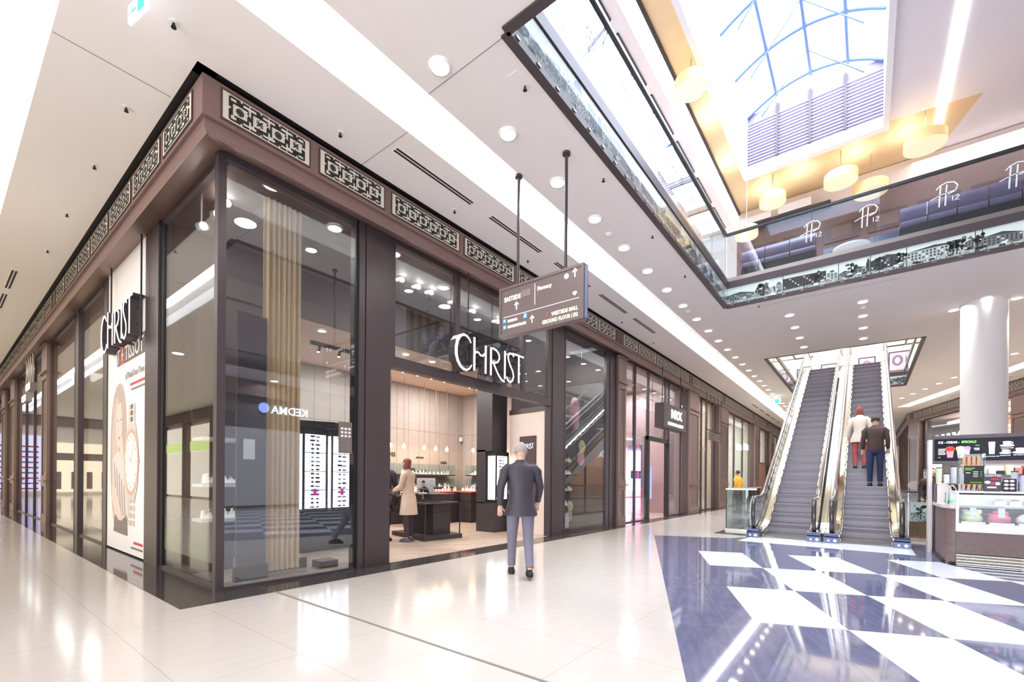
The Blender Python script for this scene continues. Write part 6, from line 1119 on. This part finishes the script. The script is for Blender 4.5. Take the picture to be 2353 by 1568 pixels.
# ================================================================ PEOPLE
def skinned(name, V, E, R, sub=2):
    me = bpy.data.meshes.new(name); me.from_pydata(V, E, []); o = bpy.data.objects.new(name, me); COL.objects.link(o)
    md = o.modifiers.new('s', 'SKIN'); md.use_smooth_shade = True
    if not me.skin_vertices: 
        bpy.context.view_layer.objects.active = o
    for i, r_ in enumerate(R): me.skin_vertices[0].data[i].radius = (r_, r_) if not isinstance(r_, tuple) else r_
    me.skin_vertices[0].data[0].use_root = True
    o.modifiers.new('u', 'SUBSURF').levels = sub
    dg = bpy.context.evaluated_depsgraph_get(); r = bpy.data.meshes.new_from_object(o.evaluated_get(dg)); bpy.data.objects.remove(o); bpy.data.meshes.remove(me); return r
def add_mesh(m, me, mi=0):
    m.add([tuple(v.co) for v in me.vertices], [tuple(p.vertices) for p in me.polygons], mi, True)
def ering(c, rx, ry, n=16, rz=0): return [(c[0] + rx * cos(a) * cos(rz) - ry * sin(a) * sin(rz), c[1] + rx * cos(a) * sin(rz) + ry * sin(a) * cos(rz), c[2]) for a in [2 * pi * k / n for k in range(n)]]
def person(loc, rz, h, label, arms, legs, top, bottom, hair, hairlen=.0, coat=None, lean=0., headturn=0., shoe='black', female=False, bag=None):
    """local frame: facing +Y, x to its right; arms / legs: joint offsets per side"""
    s = h / 1.75; t = root('person', loc, label, 'person', None, None, 0); T = Matrix.Translation(loc) @ Matrix.Rotation(rz, 4, 'Z') @ Matrix.Scale(s, 4)
    sw = .165 if female else .19; V = [(0, 0, .95), (0, 0, 1.10), (0, lean * .5, 1.28), (0, lean * .9, 1.44), (0, lean * 1.1, 1.50), (0, lean * 1.2 + .01, 1.58), (0, lean * 1.3 + .015, 1.66)]
    R = [.10, .085, .10, .06, .05, .07, .075]; E = [(0, 1), (1, 2), (2, 3), (3, 4), (4, 5), (5, 6)]; hands = []
    for sd, (el, wr) in zip((-1, 1), arms):
        a = len(V); sh = (sd * sw, lean * .8, 1.42); V += [sh, el, wr]; R += [.045, .036, .026]; E += [(3, a), (a, a + 1), (a + 1, a + 2)]; hands.append((Vector(el), Vector(wr), sd))
    for sd, (kn, an) in zip((-1, 1), legs):
        a = len(V); V += [(sd * .095, 0, .88), kn, an, (an[0], an[1] + .12, .045)]; R += [.07, .048, .032, .03]; E += [(0, a), (a, a + 1), (a + 1, a + 2), (a + 2, a + 3)]
    me = skinned('b', V, E, R); m = M(); m.T = T; add_mesh(m, me); hc = Vector((0, lean * 1.3 + .02, 1.645))
    m.ell(tuple(hc), .078, .095, .115, 18, 12)
    hx = sin(headturn); m.ell((hc.x + .1 * -hx, hc.y + .095 * cos(headturn), hc.z - .01), .014, .022, .022, 8, 6)
    for e in (-1, 1): m.ell((hc.x + e * .08, hc.y, hc.z), .012, .02, .03, 8, 6)
    for el, wr, sd in hands:
        d = (wr - el).normalized(); pal = wr + d * .05; up = Vector((0, 0, 1)) if abs(d.z) < .9 else Vector((0, 1, 0)); a = d.cross(up).normalized()
        m.tube([tuple(wr - d * .02), tuple(wr + d * .03), tuple(pal + d * .03)], [.024, .036, .034], 10, flat=.55)
        for f, (o, L) in enumerate(((-.027, .055), (-.009, .068), (.009, .064), (.027, .05))):
            b0 = pal + d * .025 + a * o; b1 = b0 + d * L * .55 + d.cross(a) * .006; b2 = b0 + d * L * .9 + d.cross(a) * .022; m.tube([tuple(b0), tuple(b1), tuple(b2)], [.009, .0085, .007], 6)
        th = wr + d * .03 - a * .03 * sd; m.tube([tuple(th), tuple(th - a * .025 * sd + d * .03), tuple(th - a * .03 * sd + d * .055)], [.011, .010, .008], 6)
    part('body', m, 'skin', t)
    m = M(); m.T = T
    for e in (-1, 1): m.ell((hc.x + e * .03 - .08 * hx, hc.y + .088 * cos(headturn), hc.z + .015), .010, .006, .007, 8, 4, 0)
    m.ell((hc.x - .08 * hx, hc.y + .088 * cos(headturn), hc.z - .055), .022, .006, .007, 8, 4, 1); part('face', m, ['black', 'red'], t)
    m = M(); m.T = T; m.loft([ering((hc.x, hc.y - .012, hc.z + dz), rx, ry) for dz, rx, ry in ((-.02 - hairlen, .05 + hairlen * .2, .05), (-.03 - hairlen * .6, .088, .07), (.0, .090, .088), (.05, .088, .098), (.09, .07, .08), (.122, .03, .035), (.125, .002, .002))]); m.v = [v for v in m.v]
    # keep the hair behind the face
    inv = T.inverted(); m.v = [T @ Vector((q.x, min(q.y, hc.y + (.045 if q.z < hc.z + .06 else .1)), q.z)) for q in [inv @ v for v in m.v]]; part('hair', m, hair, t)
    # upper garment
    hem = coat if coat else .88; fw = .9 if female else 1.
    m = M(); m.T = T; prof = [(hem, (.20 if coat else .165) * 1.0, .155 if coat else .12), (max(hem, .95) - .0 if coat else .92, .175, .13), (1.08, .150 * fw, .115), (1.22, .172 * fw, .125), (1.36, .20 * fw, .12), (1.43, .195 * fw, .108), (1.465, .15 * fw, .09), (1.495, .088, .07), (1.53, .062, .06)]
    if coat: prof = [(coat, .225, .18), (coat + .02, .225, .18), (.92, .185, .145)] + prof[2:]
    m.loft([ering((0, lean * max(0, (z - .95) / .5) , z), rx, ry, 20) for z, rx, ry in prof])
    for sd, (el, wr) in zip((-1, 1), arms): w2 = Vector(el) + (Vector(wr) - Vector(el)) * .93; m.tube([(sd * (sw - .10), lean * .8, 1.425), (sd * (sw - .02), lean * .8, 1.42), (sd * (sw + .025), lean * .8, 1.37), tuple(Vector((sd * sw, lean * .8, 1.42)) * .5 + Vector(el) * .5), el, tuple(w2)], [.045, .066, .07, .062, .054, .042], 12)
    part('coat' if coat else 'jacket', m, top, t)
    m = M(); m.T = T; m.loft([ering((0, 0, z), rx, ry) for z, rx, ry in ((.77, .03, .03), (.80, .13, .09), (.86, .175, .125), (.95, .165, .12), (1.02, .155, .11))])
    for sd, (kn, an) in zip((-1, 1), legs): m.tube([(sd * .075, 0, .97), (sd * .095, 0, .86), kn, tuple(Vector(kn) * .4 + Vector(an) * .6), (an[0], an[1], an[2] + .02)], [.078, .092, .068, .056, .05] if not female else [.074, .086, .064, .058, .045], 12)
    part('trousers' if not female else 'tights', m, bottom, t)
    for sd, (kn, an) in zip((-1, 1), legs):
        m = M(); m.T = T; gz = an[2] - .09; m.loft([[(an[0] + rx * cos(a), an[1] + .045 + ry * sin(a), gz + z) for a in [2 * pi * k / 14 for k in range(14)]] for z, rx, ry in ((0, .045, .135), (.03, .05, .14), (.06, .04, .11), (.09, .035, .055))]); part('shoe', m, shoe, t)
    if bag: m = M(); m.T = T; m.ell(bag, .06, .14, .13, 14, 8); m.tube([(bag[0], bag[1] - .08, bag[2] + .1), (bag[0] * .7, bag[1], 1.4), (bag[0], bag[1] + .08, bag[2] + .1)], .01, 6); part('bag', m, 'frame_dark', t)
    return t
stand = [((-.10, 0, .50), (-.10, -.02, .09)), ((.10, .02, .50), (.10, 0, .09))]
relaxed = [((-.24, -.02, 1.16), (-.25, .06, .92)), ((.24, -.02, 1.16), (.25, .06, .92))]
mat('coat_beige', (216, 190, 168), .8, noise=.04); mat('tights', (70, 56, 62), .7); mat('hair_red', (136, 74, 62), .6); mat('hair_dark', (62, 48, 44), .6); mat('navy', (54, 46, 64), .8); mat('jeans', (44, 52, 88), .8); mat('dark_jacket', (58, 54, 64), .55, bump=.3, nscale=18); mat('hair_grey', (170, 160, 154), .7); mat('trousers_grey', (120, 116, 132), .8); mat('yellow_jacket', (220, 170, 60), .7); mat('blouse', (214, 200, 190), .8); mat('red_trousers', (196, 96, 96), .8); mat('brown_jacket', (74, 56, 52), .8); mat('shoe_grey', (90, 86, 96), .6)
person((5.98, 7.30, 0), radians(22), 1.68, 'woman with red hair in a beige knee-length coat, seen from behind in the shop', [((-.22, .06, 1.18), (-.16, .26, 1.08)), ((.23, .05, 1.17), (.17, .25, 1.1))], stand, 'coat_beige', 'tights', 'hair_red', .10, .58, .03, shoe='shoe_grey', female=True)
person((5.66, 7.72, 0), radians(-70), 1.72, 'person in a dark navy coat, half hidden by the post, beside the beige coat', [((-.22, .1, 1.18), (-.14, .3, 1.12)), ((.23, .1, 1.17), (.15, .3, 1.12))], stand, 'navy', 'black', 'hair_dark', .0, .62, .08, bag=(.26, 0, .86))
person((4.84, 3.62, 0), radians(-48), 1.76, 'grey-haired man in a dark padded jacket walking past the shop entrance', [((-.27, -.08, 1.16), (-.27, -.02, .92)), ((.27, .10, 1.17), (.25, .2, .96))], [((-.10, .14, .50), (-.10, .16, .09)), ((.10, -.04, .50), (.10, -.26, .13))], 'dark_jacket', 'trousers_grey', 'hair_grey', .0, .80, .03)
zf = lambda x: math.floor((x - 12.4) / .4)
def stepz(x): k = math.floor((x - 12.4) / .4 + 1e-6); return min(max((12.4 + .4 * k + .4 - XB) * SL, 0), ZU)
person((14.62, -.18, stepz(14.62)), radians(-90), 1.76, 'man in a brown and black jacket and blue jeans riding up the right escalator', relaxed, stand, 'brown_jacket', 'jeans', 'hair_dark', .0, None, .02)
person((15.42, .14, stepz(15.42)), radians(-90), 1.66, 'woman in pale coat and rose trousers on the right escalator, above the man', relaxed, stand, 'blouse', 'red_trousers', 'hair_red', .12, .75, .02, female=True)
person((20.3, 4.1, 0), radians(-20), 1.72, 'far person in a yellow jacket behind the glass barrier', relaxed, stand, 'yellow_jacket', 'jeans', 'hair_dark', .0, None, .02)
person((16.4, -1.35, 0), radians(120), 1.66, 'person with dark hair passing behind the right glass barrier', relaxed, stand, 'brown_jacket', 'black', 'hair_dark', .05, None, .04)
